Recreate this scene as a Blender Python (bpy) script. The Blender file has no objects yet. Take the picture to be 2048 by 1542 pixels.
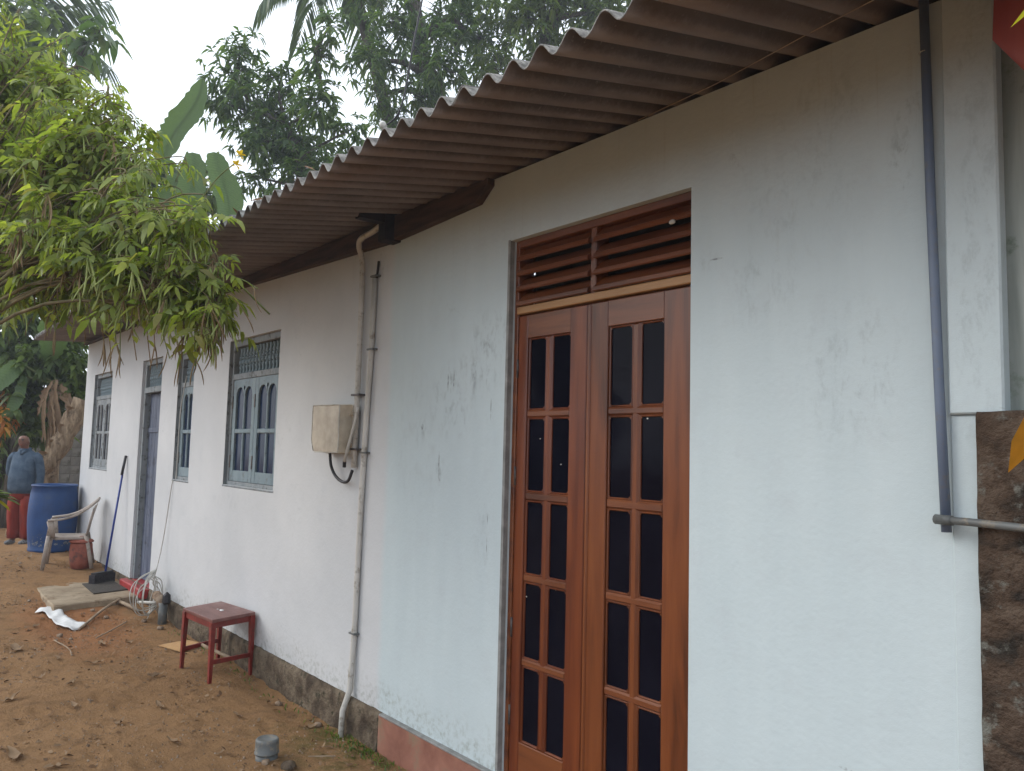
import bpy, math, random
import numpy as np
from mathutils import Vector, Matrix, noise
random.seed(7); rng = np.random.default_rng(7)
S = bpy.context.scene; C = S.collection; R = math.radians; PI = math.pi

# ------------------------------------------------------------ camera, world, sun, exposure
cd = bpy.data.cameras.new('camera'); cam = bpy.data.objects.new('camera', cd); C.objects.link(cam)
cd.sensor_width = 36.0; cd.lens = 1580/2048*36; cd.clip_end = 500; cd.clip_start = .05
right = Vector((.635786, .771459, .025029)); upv = Vector((.048269, -.072101, .996229)); fwd = Vector((-.770354, .63218, .083079))
m = Matrix((right, upv, -fwd)).transposed().to_4x4(); m.translation = Vector((0, -2.7, 1.88))
cam.matrix_world = m; S.camera = cam
SUN_DIR = Vector((-.62, -.66, .60)).normalized()          # towards the sun
W = bpy.data.worlds.new('World'); S.world = W; W.use_nodes = True
nt = W.node_tree; nt.nodes.clear()
o = nt.nodes.new('ShaderNodeOutputWorld'); bg = nt.nodes.new('ShaderNodeBackground'); sky = nt.nodes.new('ShaderNodeTexSky')
sky.sky_type = 'NISHITA'; sky.sun_disc = False
sky.sun_elevation = math.asin(SUN_DIR.z); sky.sun_rotation = math.atan2(SUN_DIR.x, SUN_DIR.y)
sky.air_density = 1.2; sky.dust_density = 3.0
bg.inputs['Strength'].default_value = .12
mixw = nt.nodes.new('ShaderNodeMix'); mixw.data_type = 'RGBA'
tcw = nt.nodes.new('ShaderNodeTexCoord'); nz = nt.nodes.new('ShaderNodeTexNoise'); nz.inputs['Scale'].default_value = 2.2; nz.inputs['Detail'].default_value = 5
rmp = nt.nodes.new('ShaderNodeValToRGB')                    # overcast cloud sheet, softly mottled
rmp.color_ramp.elements[0].position = .3; rmp.color_ramp.elements[0].color = (6.6, 7.2, 8.0, 1)
rmp.color_ramp.elements[1].position = .7; rmp.color_ramp.elements[1].color = (7.4, 7.9, 8.6, 1)
nt.links.new(tcw.outputs['Generated'], nz.inputs['Vector']); nt.links.new(nz.outputs['Fac'], rmp.inputs['Fac'])
mixw.inputs['Factor'].default_value = .88
nt.links.new(sky.outputs['Color'], mixw.inputs['A']); nt.links.new(rmp.outputs['Color'], mixw.inputs['B'])
nt.links.new(mixw.outputs['Result'], bg.inputs['Color']); nt.links.new(bg.outputs['Background'], o.inputs['Surface'])
sd = bpy.data.lights.new('sun', 'SUN'); sd.energy = .8; sd.angle = R(30); sd.color = (1, .96, .9)
sun = bpy.data.objects.new('sun', sd); C.objects.link(sun); sun.rotation_euler = SUN_DIR.to_track_quat('Z', 'Y').to_euler()
S.view_settings.view_transform = 'Standard'; S.view_settings.look = 'None'
S.view_settings.exposure = .98; S.view_settings.gamma = 1; S.view_settings.use_curve_mapping = False

# ------------------------------------------------------------ materials
def newmat(name):
    m = bpy.data.materials.new(name); m.use_nodes = True; nt = m.node_tree; nt.nodes.clear()
    out = nt.nodes.new('ShaderNodeOutputMaterial'); return m, nt, out
def nd(nt, t, **kw):
    n = nt.nodes.new(t)
    for k, v in kw.items():
        if k in n.inputs: n.inputs[k].default_value = v
        else: setattr(n, k, v)
    return n
def ramp(nt, fac, stops):
    r = nt.nodes.new('ShaderNodeValToRGB'); e = r.color_ramp.elements
    while len(e) < len(stops): e.new(.5)
    for el, (p, c) in zip(e, stops): el.position = p; el.color = (c[0], c[1], c[2], 1)
    nt.links.new(fac, r.inputs['Fac']); return r.outputs['Color']
def noise_fac(nt, scale, detail=6, rough=.6, stretch=(1,1,1), dist=0, src=None):
    if src is None: src = nt.nodes.new('ShaderNodeTexCoord').outputs['Object']
    mp = nd(nt, 'ShaderNodeMapping', Scale=stretch); nt.links.new(src, mp.inputs['Vector'])
    n = nd(nt, 'ShaderNodeTexNoise', Scale=scale, Detail=detail, Roughness=rough, Distortion=dist)
    nt.links.new(mp.outputs['Vector'], n.inputs['Vector']); return n.outputs['Fac']
def mix(nt, fac, a, b, mode='MIX'):
    n = nt.nodes.new('ShaderNodeMix'); n.data_type = 'RGBA'; n.blend_type = mode
    for s, v in (('Factor', fac), ('A', a), ('B', b)):
        if hasattr(v, 'links'): nt.links.new(v, n.inputs[s])
        elif s == 'Factor': n.inputs[s].default_value = v
        else: n.inputs[s].default_value = (v[0], v[1], v[2], 1)
    return n.outputs['Result']
def mth(nt, op, a, b=0., clamp=False):
    n = nt.nodes.new('ShaderNodeMath'); n.operation = op; n.use_clamp = clamp
    for i, v in enumerate((a, b)):
        if hasattr(v, 'links'): nt.links.new(v, n.inputs[i])
        else: n.inputs[i].default_value = v
    return n.outputs[0]
def mrange(nt, v, a, b, c=0., d=1., t='SMOOTHSTEP'):
    n = nt.nodes.new('ShaderNodeMapRange'); n.interpolation_type = t; nt.links.new(v, n.inputs[0])
    for i, x in enumerate((a, b, c, d)): n.inputs[i+1].default_value = x
    return n.outputs[0]
def finish(nt, out, col, rough=.8, spec=.3, bump=None, bstr=.2, bdist=.01, metal=0, **kw):
    b = nd(nt, 'ShaderNodeBsdfPrincipled', Metallic=metal)
    b.inputs['Specular IOR Level'].default_value = spec
    if hasattr(rough, 'links'): nt.links.new(rough, b.inputs['Roughness'])
    else: b.inputs['Roughness'].default_value = rough
    if hasattr(col, 'links'): nt.links.new(col, b.inputs['Base Color'])
    else: b.inputs['Base Color'].default_value = (*col, 1)
    for k, v in kw.items(): b.inputs[k.replace('_', ' ')].default_value = v
    if bump is not None:
        bp = nd(nt, 'ShaderNodeBump', Strength=bstr, Distance=bdist); nt.links.new(bump, bp.inputs['Height']); nt.links.new(bp.outputs[0], b.inputs['Normal'])
    nt.links.new(b.outputs[0], out.inputs['Surface'])
    return b
def pm(name, c1, c2, scale=4, rough=.8, spec=.3, bstr=.25, bscale=80, stretch=(1,1,1), c3=None, lo=.35, hi=.65, detail=6, bdist=.004, dirt=None, dirtscale=9, **kw):
    m, nt, out = newmat(name)
    f = noise_fac(nt, scale, detail, stretch=stretch, dist=.4)
    st = [(lo, c1), (hi, c2)] if c3 is None else [(lo, c1), ((lo+hi)/2, c2), (hi, c3)]
    col = ramp(nt, f, st)
    if dirt is not None:
        d = noise_fac(nt, dirtscale, 8, .7); col = mix(nt, mrange(nt, d, .52, .66), col, dirt)
    b = noise_fac(nt, bscale, 4, stretch=stretch)
    finish(nt, out, col, rough, spec, b, bstr, bdist, **kw); return m
def leafmat(name, cols, trans=.4, rough=.45, spec=.4, tint=(1.25, 1.3, .6)):
    m, nt, out = newmat(name)
    g = nt.nodes.new('ShaderNodeNewGeometry')
    st = [(i/(len(cols)-1), c) for i, c in enumerate(cols)]
    col = ramp(nt, g.outputs['Random Per Island'], st)
    v = noise_fac(nt, 30, 3); col = mix(nt, mth(nt, 'MULTIPLY', v, .5), col, (.02, .04, .012))
    p = nd(nt, 'ShaderNodeBsdfPrincipled', Roughness=rough); p.inputs['Specular IOR Level'].default_value = spec
    nt.links.new(col, p.inputs['Base Color'])
    t = nt.nodes.new('ShaderNodeBsdfTranslucent'); tc = mix(nt, 1., col, tint, 'MULTIPLY'); nt.links.new(tc, t.inputs['Color'])
    mx = nd(nt, 'ShaderNodeMixShader', Fac=trans); nt.links.new(p.outputs[0], mx.inputs[1]); nt.links.new(t.outputs[0], mx.inputs[2])
    nt.links.new(mx.outputs[0], out.inputs['Surface']); return m
def objleafmat(name, cols, trans=.4):
    m = leafmat(name, cols, trans); nt = m.node_tree
    oi = nt.nodes.new('ShaderNodeObjectInfo'); g = [n for n in nt.nodes if n.type == 'NEW_GEOMETRY'][0]; r = [n for n in nt.nodes if n.type == 'VALTORGB'][0]
    s = mth(nt, 'FRACT', mth(nt, 'ADD', oi.outputs['Random'], mth(nt, 'MULTIPLY', g.outputs['Random Per Island'], .25)))
    nt.links.new(s, r.inputs['Fac']); return m

MT = {}
# plaster: warm old white on the left section, bluish newer white on the right; smudges, scratches, mould at the foot
def wall_mat():
    m, nt, out = newmat('plaster')
    tc = nt.nodes.new('ShaderNodeTexCoord').outputs['Object']
    sp = nt.nodes.new('ShaderNodeSeparateXYZ'); nt.links.new(tc, sp.inputs[0]); x, z = sp.outputs['X'], sp.outputs['Z']
    n1 = noise_fac(nt, .9, 6, src=tc); n2 = noise_fac(nt, 5, 8, .65, src=tc); n3 = noise_fac(nt, 26, 8, .7, src=tc)
    nv = noise_fac(nt, 2.2, 6, .6, stretch=(3, 1, .45), src=tc)
    xe = mth(nt, 'ADD', x, mth(nt, 'MULTIPLY', mth(nt, 'SUBTRACT', n1, .5), .16))
    fr = mrange(nt, xe, -4.63, -4.53)
    left = ramp(nt, n1, [(.3, (.48, .495, .51)), (.7, (.57, .58, .59))])
    rightc = ramp(nt, nv, [(.25, (.455, .53, .553)), (.75, (.495, .568, .588))])
    col = mix(nt, fr, left, rightc)
    col = mix(nt, mrange(nt, n2, .5, .75, 0, .25), col, (.40, .43, .46))
    # smudges: (x, z, rx, rz, strength)
    def ell(cx, cz, rx, rz):
        a = mth(nt, 'DIVIDE', mth(nt, 'SUBTRACT', x, cx), rx); b = mth(nt, 'DIVIDE', mth(nt, 'SUBTRACT', z, cz), rz)
        return mth(nt, 'SQRT', mth(nt, 'ADD', mth(nt, 'MULTIPLY', a, a), mth(nt, 'MULTIPLY', b, b)))
    tot = None
    for cx, cz, rx, rz, s in [(-3.68,2.31,.32,.15,.85),(-3.50,2.5,.22,.2,.8),(-3.4,2.57,.1,.1,.7),(-3.97,1.75,.1,.1,.6),(-4.16,2.01,.08,.09,.7),(-3.85,2.15,.3,.25,.6),
            (-1.87,3.12,.05,.12,.8),(-1.18,3.08,.07,.1,.7),(-1.21,2.9,.05,.16,.8),(-1.5,3.2,.25,.2,.45),(-1.6,2.9,.3,.3,.3),(-2.01,2.7,.05,.06,.5),(-3.47,2.11,.05,.12,.35),(-3.5,1.4,.1,.3,.4),
            (-4.74,3.15,.09,.14,.8),(-7.4,1.35,.5,.1,.35),(-1.4,2.2,.25,.3,.4),(-1.75,2.55,.2,.2,.35),(-4.2,1.9,.4,.6,.25),(-.96,2.6,.15,.9,.4),(-.96,3.2,.15,.4,.4)]:
        e = mth(nt, 'MULTIPLY', mrange(nt, ell(cx, cz, rx, rz), 1.25, .2), s)
        tot = e if tot is None else mth(nt, 'MAXIMUM', tot, e)
    n4 = noise_fac(nt, 13, 10, .8, src=tc, dist=.3, stretch=(1.3, 1, .6))
    col = mix(nt, mth(nt, 'MULTIPLY', tot, mrange(nt, n4, .47, .66)), col, (.27, .30, .32))
    # thin scratch strokes
    st = None
    for cx, cz, rx, rz in [(-3.895,2.285,.007,.05),(-3.865,2.265,.006,.045),(-3.835,2.285,.007,.05),(-3.965,1.78,.006,.08),(-3.95,1.72,.006,.05),(-3.47,2.11,.004,.06),(-4.16,2.02,.012,.02),(-3.475,1.5,.003,.03),(-3.475,1.36,.003,.05),(-1.42,.82,.03,.006),(-1.97,2.7,.03,.004)]:
        e = mrange(nt, ell(cx, cz, rx, rz), 1.3, .6); st = e if st is None else mth(nt, 'MAXIMUM', st, e)
    st = mth(nt, 'MULTIPLY', st, mrange(nt, n3, .4, .55)); col = mix(nt, mth(nt, 'MULTIPLY', st, .8), col, (.16, .17, .18))
    # mould and splashed earth low down
    zz = mth(nt, 'ADD', z, mth(nt, 'MULTIPLY', mth(nt, 'SUBTRACT', n2, .5), .5))
    low = mrange(nt, zz, .46, .2); col = mix(nt, mth(nt, 'MULTIPLY', low, mrange(nt, n3, .45, .65, .05, .6)), col, (.22, .23, .20))
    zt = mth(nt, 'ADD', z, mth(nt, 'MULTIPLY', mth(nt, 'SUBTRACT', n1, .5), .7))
    col = mix(nt, mth(nt, 'MULTIPLY', mrange(nt, zt, 2.9, 3.45), .2), col, (.46, .47, .43))      # greyish tint, stronger towards the wall top
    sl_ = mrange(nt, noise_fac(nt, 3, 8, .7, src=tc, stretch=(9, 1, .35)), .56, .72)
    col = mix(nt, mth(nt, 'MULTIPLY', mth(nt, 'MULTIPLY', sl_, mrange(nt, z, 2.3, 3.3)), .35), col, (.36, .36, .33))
    ch = nd(nt, 'ShaderNodeTexVoronoi', Scale=2.6); nt.links.new(tc, ch.inputs['Vector'])
    chp = mth(nt, 'MULTIPLY', mrange(nt, mth(nt, 'ADD', ch.outputs['Distance'], mth(nt, 'MULTIPLY', n3, .03)), .035, .022), mrange(nt, n1, .45, .55))
    col = mix(nt, mth(nt, 'MULTIPLY', chp, .7), col, (.30, .28, .25))
    cr = nd(nt, 'ShaderNodeTexVoronoi', Scale=1.1, feature='DISTANCE_TO_EDGE')
    dis = nt.nodes.new('ShaderNodeVectorMath'); dis.operation = 'ADD'; nt.links.new(tc, dis.inputs[0])
    nn = nd(nt, 'ShaderNodeTexNoise', Scale=3., Detail=6.); nt.links.new(tc, nn.inputs['Vector'])
    nt.links.new(nn.outputs['Color'], dis.inputs[1]); nt.links.new(dis.outputs[0], cr.inputs['Vector'])
    crk = mth(nt, 'MULTIPLY', mrange(nt, cr.outputs['Distance'], .0035, .0005), mrange(nt, n1, .56, .66))
    col = mix(nt, mth(nt, 'MULTIPLY', crk, .4), col, (.25, .26, .27))
    bmp = mth(nt, 'ADD', noise_fac(nt, 45, 5, src=tc), mth(nt, 'MULTIPLY', noise_fac(nt, 3.5, 4, src=tc), 5.))
    bmp = mth(nt, 'ADD', bmp, mth(nt, 'MULTIPLY', noise_fac(nt, 260, 3, src=tc), .45))
    finish(nt, out, col, .78, .25, bmp, .28, .005); return m
MT['plaster'] = wall_mat()
MT['plinth'] = pm('old cement', (.06,.045,.034), (.12,.092,.066), 7, .95, .1, .8, 40, c3=(.18,.145,.105), bdist=.02, dirt=(.05,.045,.03), dirtscale=14)
MT['skirt'] = pm('red cement', (.20,.085,.06), (.30,.14,.10), 5, .7, .25, .2, 60, dirt=(.22,.15,.10), dirtscale=5)
MT['redoxide'] = pm('red oxide floor', (.22,.018,.02), (.34,.03,.03), 6, .45, .4, .1)
MT['interior'] = pm('dim interior', (.10,.09,.08), (.14,.13,.12), 3)
MT['asbestos'] = pm('fibre cement', (.10,.078,.07), (.165,.132,.117), 2.6, .95, .1, .5, 60, c3=(.215,.165,.14), stretch=(4,.8,1), dirt=(.20,.17,.15), dirtscale=34)
def asb():
    m, nt, out = newmat('fibre cement underside'); tc = nt.nodes.new('ShaderNodeTexCoord').outputs['Object']
    sp = nt.nodes.new('ShaderNodeSeparateXYZ'); nt.links.new(tc, sp.inputs[0])
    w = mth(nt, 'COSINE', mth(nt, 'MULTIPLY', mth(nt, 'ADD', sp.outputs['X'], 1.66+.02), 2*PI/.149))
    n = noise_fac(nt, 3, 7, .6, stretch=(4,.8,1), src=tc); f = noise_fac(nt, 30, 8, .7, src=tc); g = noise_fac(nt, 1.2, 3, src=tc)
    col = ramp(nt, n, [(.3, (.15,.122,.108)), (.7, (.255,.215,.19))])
    col = mix(nt, mrange(nt, mth(nt, 'ADD', w, mth(nt, 'MULTIPLY', mth(nt, 'SUBTRACT', f, .5), 1.2)), .1, 1.0, 0, .7), col, (.055,.045,.04))  # grooves darkened: shade between the corrugations put into the colour
    col = mix(nt, mrange(nt, f, .58, .72, 0, .5), col, (.30,.26,.23)); col = mix(nt, mrange(nt, g, .45, .65, 0, .3), col, (.20,.135,.105))
    finish(nt, out, col, .95, .1, f, .5, .004); return m
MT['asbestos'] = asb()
MT['asbedge'] = pm('weathered sheet', (.11,.105,.10), (.30,.29,.27), 22, .95, .1, .5, 90, dirt=(.10,.10,.09), dirtscale=30)
MT['darkwood'] = pm('dark beam', (.035,.022,.016), (.085,.05,.034), 5, .7, .2, .4, 60, stretch=(.5,4,4))
MT['tar'] = pm('tarred wood', (.012,.011,.013), (.03,.026,.03), 8, .7, .2)
MT['woodv'] = pm('varnish upright', (.062,.016,.005), (.15,.041,.012), 2.2, .33, .5, .12, 90, stretch=(6,6,.5), c3=(.20,.062,.018), lo=.3, hi=.72)
MT['woodh'] = pm('varnish cross', (.068,.018,.007), (.15,.044,.014), 2.2, .36, .5, .12, 90, stretch=(.5,6,6), c3=(.195,.063,.02), lo=.3, hi=.72)
MT['woodred'] = pm('varnish red', (.10,.022,.008), (.19,.048,.014), 2.4, .3, .5, .12, 90, stretch=(6,6,.5))
MT['woodpale'] = pm('varnish pale', (.26,.13,.045), (.36,.19,.075), 3, .45, .4, .12, 90, stretch=(.5,6,6))
MT['cement'] = pm('grey reveal', (.17,.17,.165), (.28,.28,.27), 9, .9, .15, .3)
def glass(name, c, r=.04, sp_=.5):
    m, nt, out = newmat(name); n = noise_fac(nt, 3, 5); col = ramp(nt, n, [(.3, c), (.7, tuple(v*1.5+.002 for v in c))])
    d = mrange(nt, noise_fac(nt, 9, 7, .7), .45, .8, r, r+.12)
    finish(nt, out, col, d, sp_, noise_fac(nt, 1.6, 2), .05, .02, IOR=1.45 if sp_ > .3 else 1.2); return m
MT['dglass'] = glass('tinted pane', (.003,.003,.007), .05, .25); MT['bglass'] = glass('blue pane', (.012,.021,.046), .10, .3)
MT['bluepaint'] = pm('grey blue paint', (.14,.195,.225), (.195,.255,.285), 4, .55, .35, .2, 70, stretch=(2,2,.7), dirt=(.12,.14,.15), dirtscale=18)
MT['olddoor'] = pm('worn blue door', (.06,.075,.12), (.12,.14,.19), 3, .6, .3, .2, 60, stretch=(3,3,.5), dirt=(.035,.04,.06), dirtscale=7)
MT['oldframe'] = pm('worn frame', (.18,.205,.22), (.27,.29,.30), 4, .7, .25, .3, 60, stretch=(3,3,.4), dirt=(.09,.09,.09), dirtscale=14)
MT['hinge'] = pm('rusty steel', (.03,.03,.035), (.09,.07,.06), 30, .5, .5)
MT['pvcwhite'] = pm('grimy white pvc', (.40,.385,.35), (.54,.525,.49), 3, .5, .4, .05, dirt=(.25,.22,.18), dirtscale=11)
MT['pvcblue'] = pm('slate blue pvc', (.10,.13,.19), (.13,.165,.23), 3, .45, .4, .05, dirt=(.14,.15,.17), dirtscale=22)
MT['pvcgrey'] = pm('grey pvc', (.085,.092,.092), (.125,.132,.13), 5, .5, .4, .1, dirt=(.2,.17,.13), dirtscale=20)
MT['black'] = pm('black rubber', (.015,.015,.018), (.03,.03,.035), 9, .5, .4)
MT['stoolred'] = pm('worn red paint', (.13,.018,.014), (.23,.03,.022), 8, .5, .4, .15, 60, dirt=(.10,.035,.025), dirtscale=16)
MT['stooltop'] = pm('faded red top', (.13,.045,.038), (.21,.095,.08), 6, .42, .5, .15, 60, stretch=(.6,3,1), dirt=(.24,.14,.12), dirtscale=7)
MT['chair'] = pm('dirty plastic', (.25,.21,.18), (.40,.345,.30), 5, .55, .35, .1, 40, dirt=(.20,.16,.13), dirtscale=11)
MT['barrel'] = pm('blue drum', (.008,.038,.13), (.014,.06,.19), 3, .5, .4, .15, 30, dirt=(.03,.06,.14), dirtscale=6)
MT['chip'] = pm('flaked paint', (.25,.27,.30), (.06,.065,.08), 30, .8, .2)
MT['terracotta'] = pm('red clay', (.20,.06,.04), (.30,.10,.07), 8, .75, .2, .2, dirt=(.12,.06,.05), dirtscale=9)
MT['broomblue'] = pm('blue handle', (.012,.03,.18), (.02,.05,.26), 8, .4, .4)
MT['brush'] = pm('dark bristle', (.02,.019,.024), (.06,.055,.06), 40, .9, .1, .8, 60)
MT['slab'] = pm('worn concrete', (.24,.185,.125), (.36,.29,.205), 5, .9, .15, .4, 70, dirt=(.19,.13,.08), dirtscale=6)
MT['mat'] = pm('dark doormat', (.06,.055,.05), (.10,.09,.08), 40, .95, .05, .8, 120)
MT['cloth'] = pm('white sacking', (.55,.55,.54), (.72,.72,.71), 9, .85, .15, .3, 90)
MT['card'] = pm('tan card', (.38,.22,.10), (.48,.30,.15), 9, .85, .15)
MT['stick'] = pm('dry stick', (.22,.16,.11), (.36,.28,.20), 12, .9, .1, .3)
MT['stone'] = pm('stone', (.12,.08,.055), (.23,.165,.115), 14, .95, .1, .6, 60, c3=(.33,.27,.21))
MT['wire'] = pm('pale cable', (.42,.41,.38), (.55,.54,.50), 9, .5, .3)
MT['mosswall'] = pm('mossy laterite', (.030,.026,.022), (.075,.052,.038), 9, .95, .1, 1., 55, c3=(.12,.09,.068), bdist=.02, dirt=(.16,.16,.14), dirtscale=13, detail=12)
MT['greenwall'] = pm('algae stained plaster', (.20,.225,.21), (.31,.34,.32), 3, .85, .2, .3, 40, stretch=(5,1,.35), dirt=(.10,.13,.095), dirtscale=4)
MT['boundary'] = pm('grey block wall', (.17,.155,.14), (.27,.25,.22), 3, .95, .1, .4, 40, dirt=(.12,.11,.085), dirtscale=4)
MT['tarp'] = pm('red awning', (.21,.035,.026), (.27,.055,.035), 2, .45, .35, .2, 30, stretch=(6,1,.4), dirt=(.26,.10,.05), dirtscale=3)
MT['bark'] = pm('bark', (.05,.04,.032), (.13,.11,.09), 6, .95, .1, .8, 30, stretch=(3,3,.7), bdist=.02)
MT['twig'] = pm('twig', (.10,.085,.045), (.20,.16,.09), 12, .85, .15)
MT['greentwig'] = pm('green twig', (.10,.14,.04), (.17,.19,.07), 12, .7, .25)
MT['deadbark'] = pm('fibrous trunk', (.16,.11,.07), (.36,.27,.18), 7, .95, .1, .9, 25, stretch=(3,3,.6), bdist=.02, dirt=(.08,.055,.04), dirtscale=6)
MT['tecoma'] = leafmat('bush leaves', [(.13,.18,.04), (.25,.32,.06), (.34,.42,.08), (.45,.50,.11), (.18,.25,.05), (.28,.25,.09)], .62, .42)
MT['tecomaobj'] = objleafmat('bush leaf', [(.13,.18,.04), (.26,.33,.06), (.36,.44,.08), (.45,.50,.11), (.18,.25,.05), (.30,.27,.09)], .62)
MT['mango'] = leafmat('mango leaves', [(.05,.10,.03), (.08,.145,.04), (.115,.19,.05), (.17,.25,.06)], .5, .35, .4)
MT['mangolight'] = leafmat('young mango leaves', [(.08,.12,.03), (.13,.19,.04), (.19,.26,.055), (.06,.10,.035)], .5, .35)
MT['shrub'] = leafmat('shrub leaves', [(.07,.11,.03), (.12,.18,.045), (.18,.25,.065), (.09,.14,.04)], .5)
MT['palm'] = leafmat('palm leaflets', [(.045,.075,.035), (.07,.11,.045), (.11,.15,.06)], .35)
MT['banana'] = leafmat('banana blade', [(.07,.13,.04), (.11,.19,.05), (.15,.25,.07)], .5, .35)
def banmat():
    m = leafmat('banana blade', [(.07,.13,.04), (.11,.19,.05), (.15,.25,.07)], .5, .35); nt = m.node_tree
    w = nd(nt, 'ShaderNodeTexWave', Scale=14., Distortion=4., Detail=3.); tc = nt.nodes.new('ShaderNodeTexCoord'); mp = nd(nt, 'ShaderNodeMapping', Rotation=(.5,.6,.3)); nt.links.new(tc.outputs['Object'], mp.inputs[0]); nt.links.new(mp.outputs[0], w.inputs['Vector'])
    p = [n for n in nt.nodes if n.type == 'BSDF_PRINCIPLED'][0]; src = p.inputs['Base Color'].links[0].from_socket
    c2 = mix(nt, mth(nt, 'MULTIPLY', w.outputs['Fac'], .16), src, (.20,.28,.12)); nt.links.new(c2, p.inputs['Base Color'])
    t = [n for n in nt.nodes if n.type == 'BSDF_TRANSLUCENT'][0]; nt.links.new(c2, t.inputs['Color']); return m
MT['banana'] = banmat()
def deadmat(name, cols):
    m = leafmat(name, cols, .1, .85, .1, (1, .8, .6)); nt = m.node_tree
    for n in nt.nodes:
        if n.type == 'MIX' and n.blend_type == 'MIX' and abs(n.inputs['B'].default_value[1]-.04) < 1e-4: n.inputs['B'].default_value = (.07, .04, .025, 1)
    return m
MT['deadleaf'] = deadmat('dead leaves', [(.14,.08,.045), (.24,.145,.08), (.34,.24,.15), (.11,.065,.04)])
MT['orangeleaf'] = leafmat('orange leaves', [(.50,.15,.015), (.55,.25,.03), (.30,.09,.02)], .35)
MT['yellowleaf'] = leafmat('yellow leaves', [(.42,.45,.04), (.50,.42,.03)], .4)
MT['petal'] = leafmat('yellow petal', [(.75,.50,.02), (.85,.60,.03)], .3)
MT['podgreen'] = pm('green pod', (.22,.28,.08), (.34,.38,.14), 12, .5, .3)
MT['podbrown'] = pm('dry pod', (.13,.09,.05), (.26,.19,.11), 12, .85, .1)
MT['skin'] = pm('brown skin', (.13,.055,.035), (.18,.08,.05), 12, .5, .4, .05)
MT['shirt'] = pm('grey blue shirt', (.045,.072,.11), (.085,.12,.165), 9, .85, .15, 1., 9, bdist=.02)
MT['trouser'] = pm('brick red cloth', (.17,.026,.02), (.27,.045,.03), 3, .85, .15, .6, 8, stretch=(4,4,.5))
MT['shoe'] = pm('worn sandal', (.05,.05,.055), (.30,.30,.30), 60, .7, .3)

def ground_mat():
    m, nt, out = newmat('earth')
    tc = nt.nodes.new('ShaderNodeTexCoord').outputs['Object']
    sp = nt.nodes.new('ShaderNodeSeparateXYZ'); nt.links.new(tc, sp.inputs[0]); x, y = sp.outputs['X'], sp.outputs['Y']
    a = noise_fac(nt, .8, 6, src=tc); b = noise_fac(nt, 6, 9, .7, src=tc); c = noise_fac(nt, 45, 9, .75, src=tc)
    col = ramp(nt, a, [(.3, (.25,.142,.068)), (.7, (.34,.20,.10))])
    col = mix(nt, mrange(nt, b, .45, .68, 0, .55), col, (.15,.088,.046))
    col = mix(nt, mrange(nt, c, .55, .7, 0, .6), col, (.34,.215,.125))
    col = mix(nt, mrange(nt, c, .42, .3, 0, .6), col, (.09,.05,.028))
    # redder freshly dug earth before the slab
    dx = mth(nt, 'DIVIDE', mth(nt, 'ADD', x, 9.2), 1.7); dy = mth(nt, 'DIVIDE', mth(nt, 'ADD', y, .85), .6)
    d = mth(nt, 'ADD', mth(nt, 'SQRT', mth(nt, 'ADD', mth(nt, 'MULTIPLY', dx, dx), mth(nt, 'MULTIPLY', dy, dy))), mth(nt, 'MULTIPLY', mth(nt, 'SUBTRACT', b, .5), 1.2))
    col = mix(nt, mrange(nt, d, 1.1, .4, 0, .7), col, (.31,.135,.06))
    mo = mth(nt, 'MULTIPLY', mrange(nt, mth(nt, 'ABSOLUTE', mth(nt, 'ADD', x, 4.5)), 1.1, .2), mrange(nt, y, -.75, -.1))
    col = mix(nt, mth(nt, 'MULTIPLY', mo, mrange(nt, b, .42, .6, 0, .8)), col, (.10,.105,.03))
    bm = mth(nt, 'ADD', b, mth(nt, 'MULTIPLY', c, .5))
    finish(nt, out, col, .97, .08, bm, 1., .045); return m
MT['ground'] = ground_mat()

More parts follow.
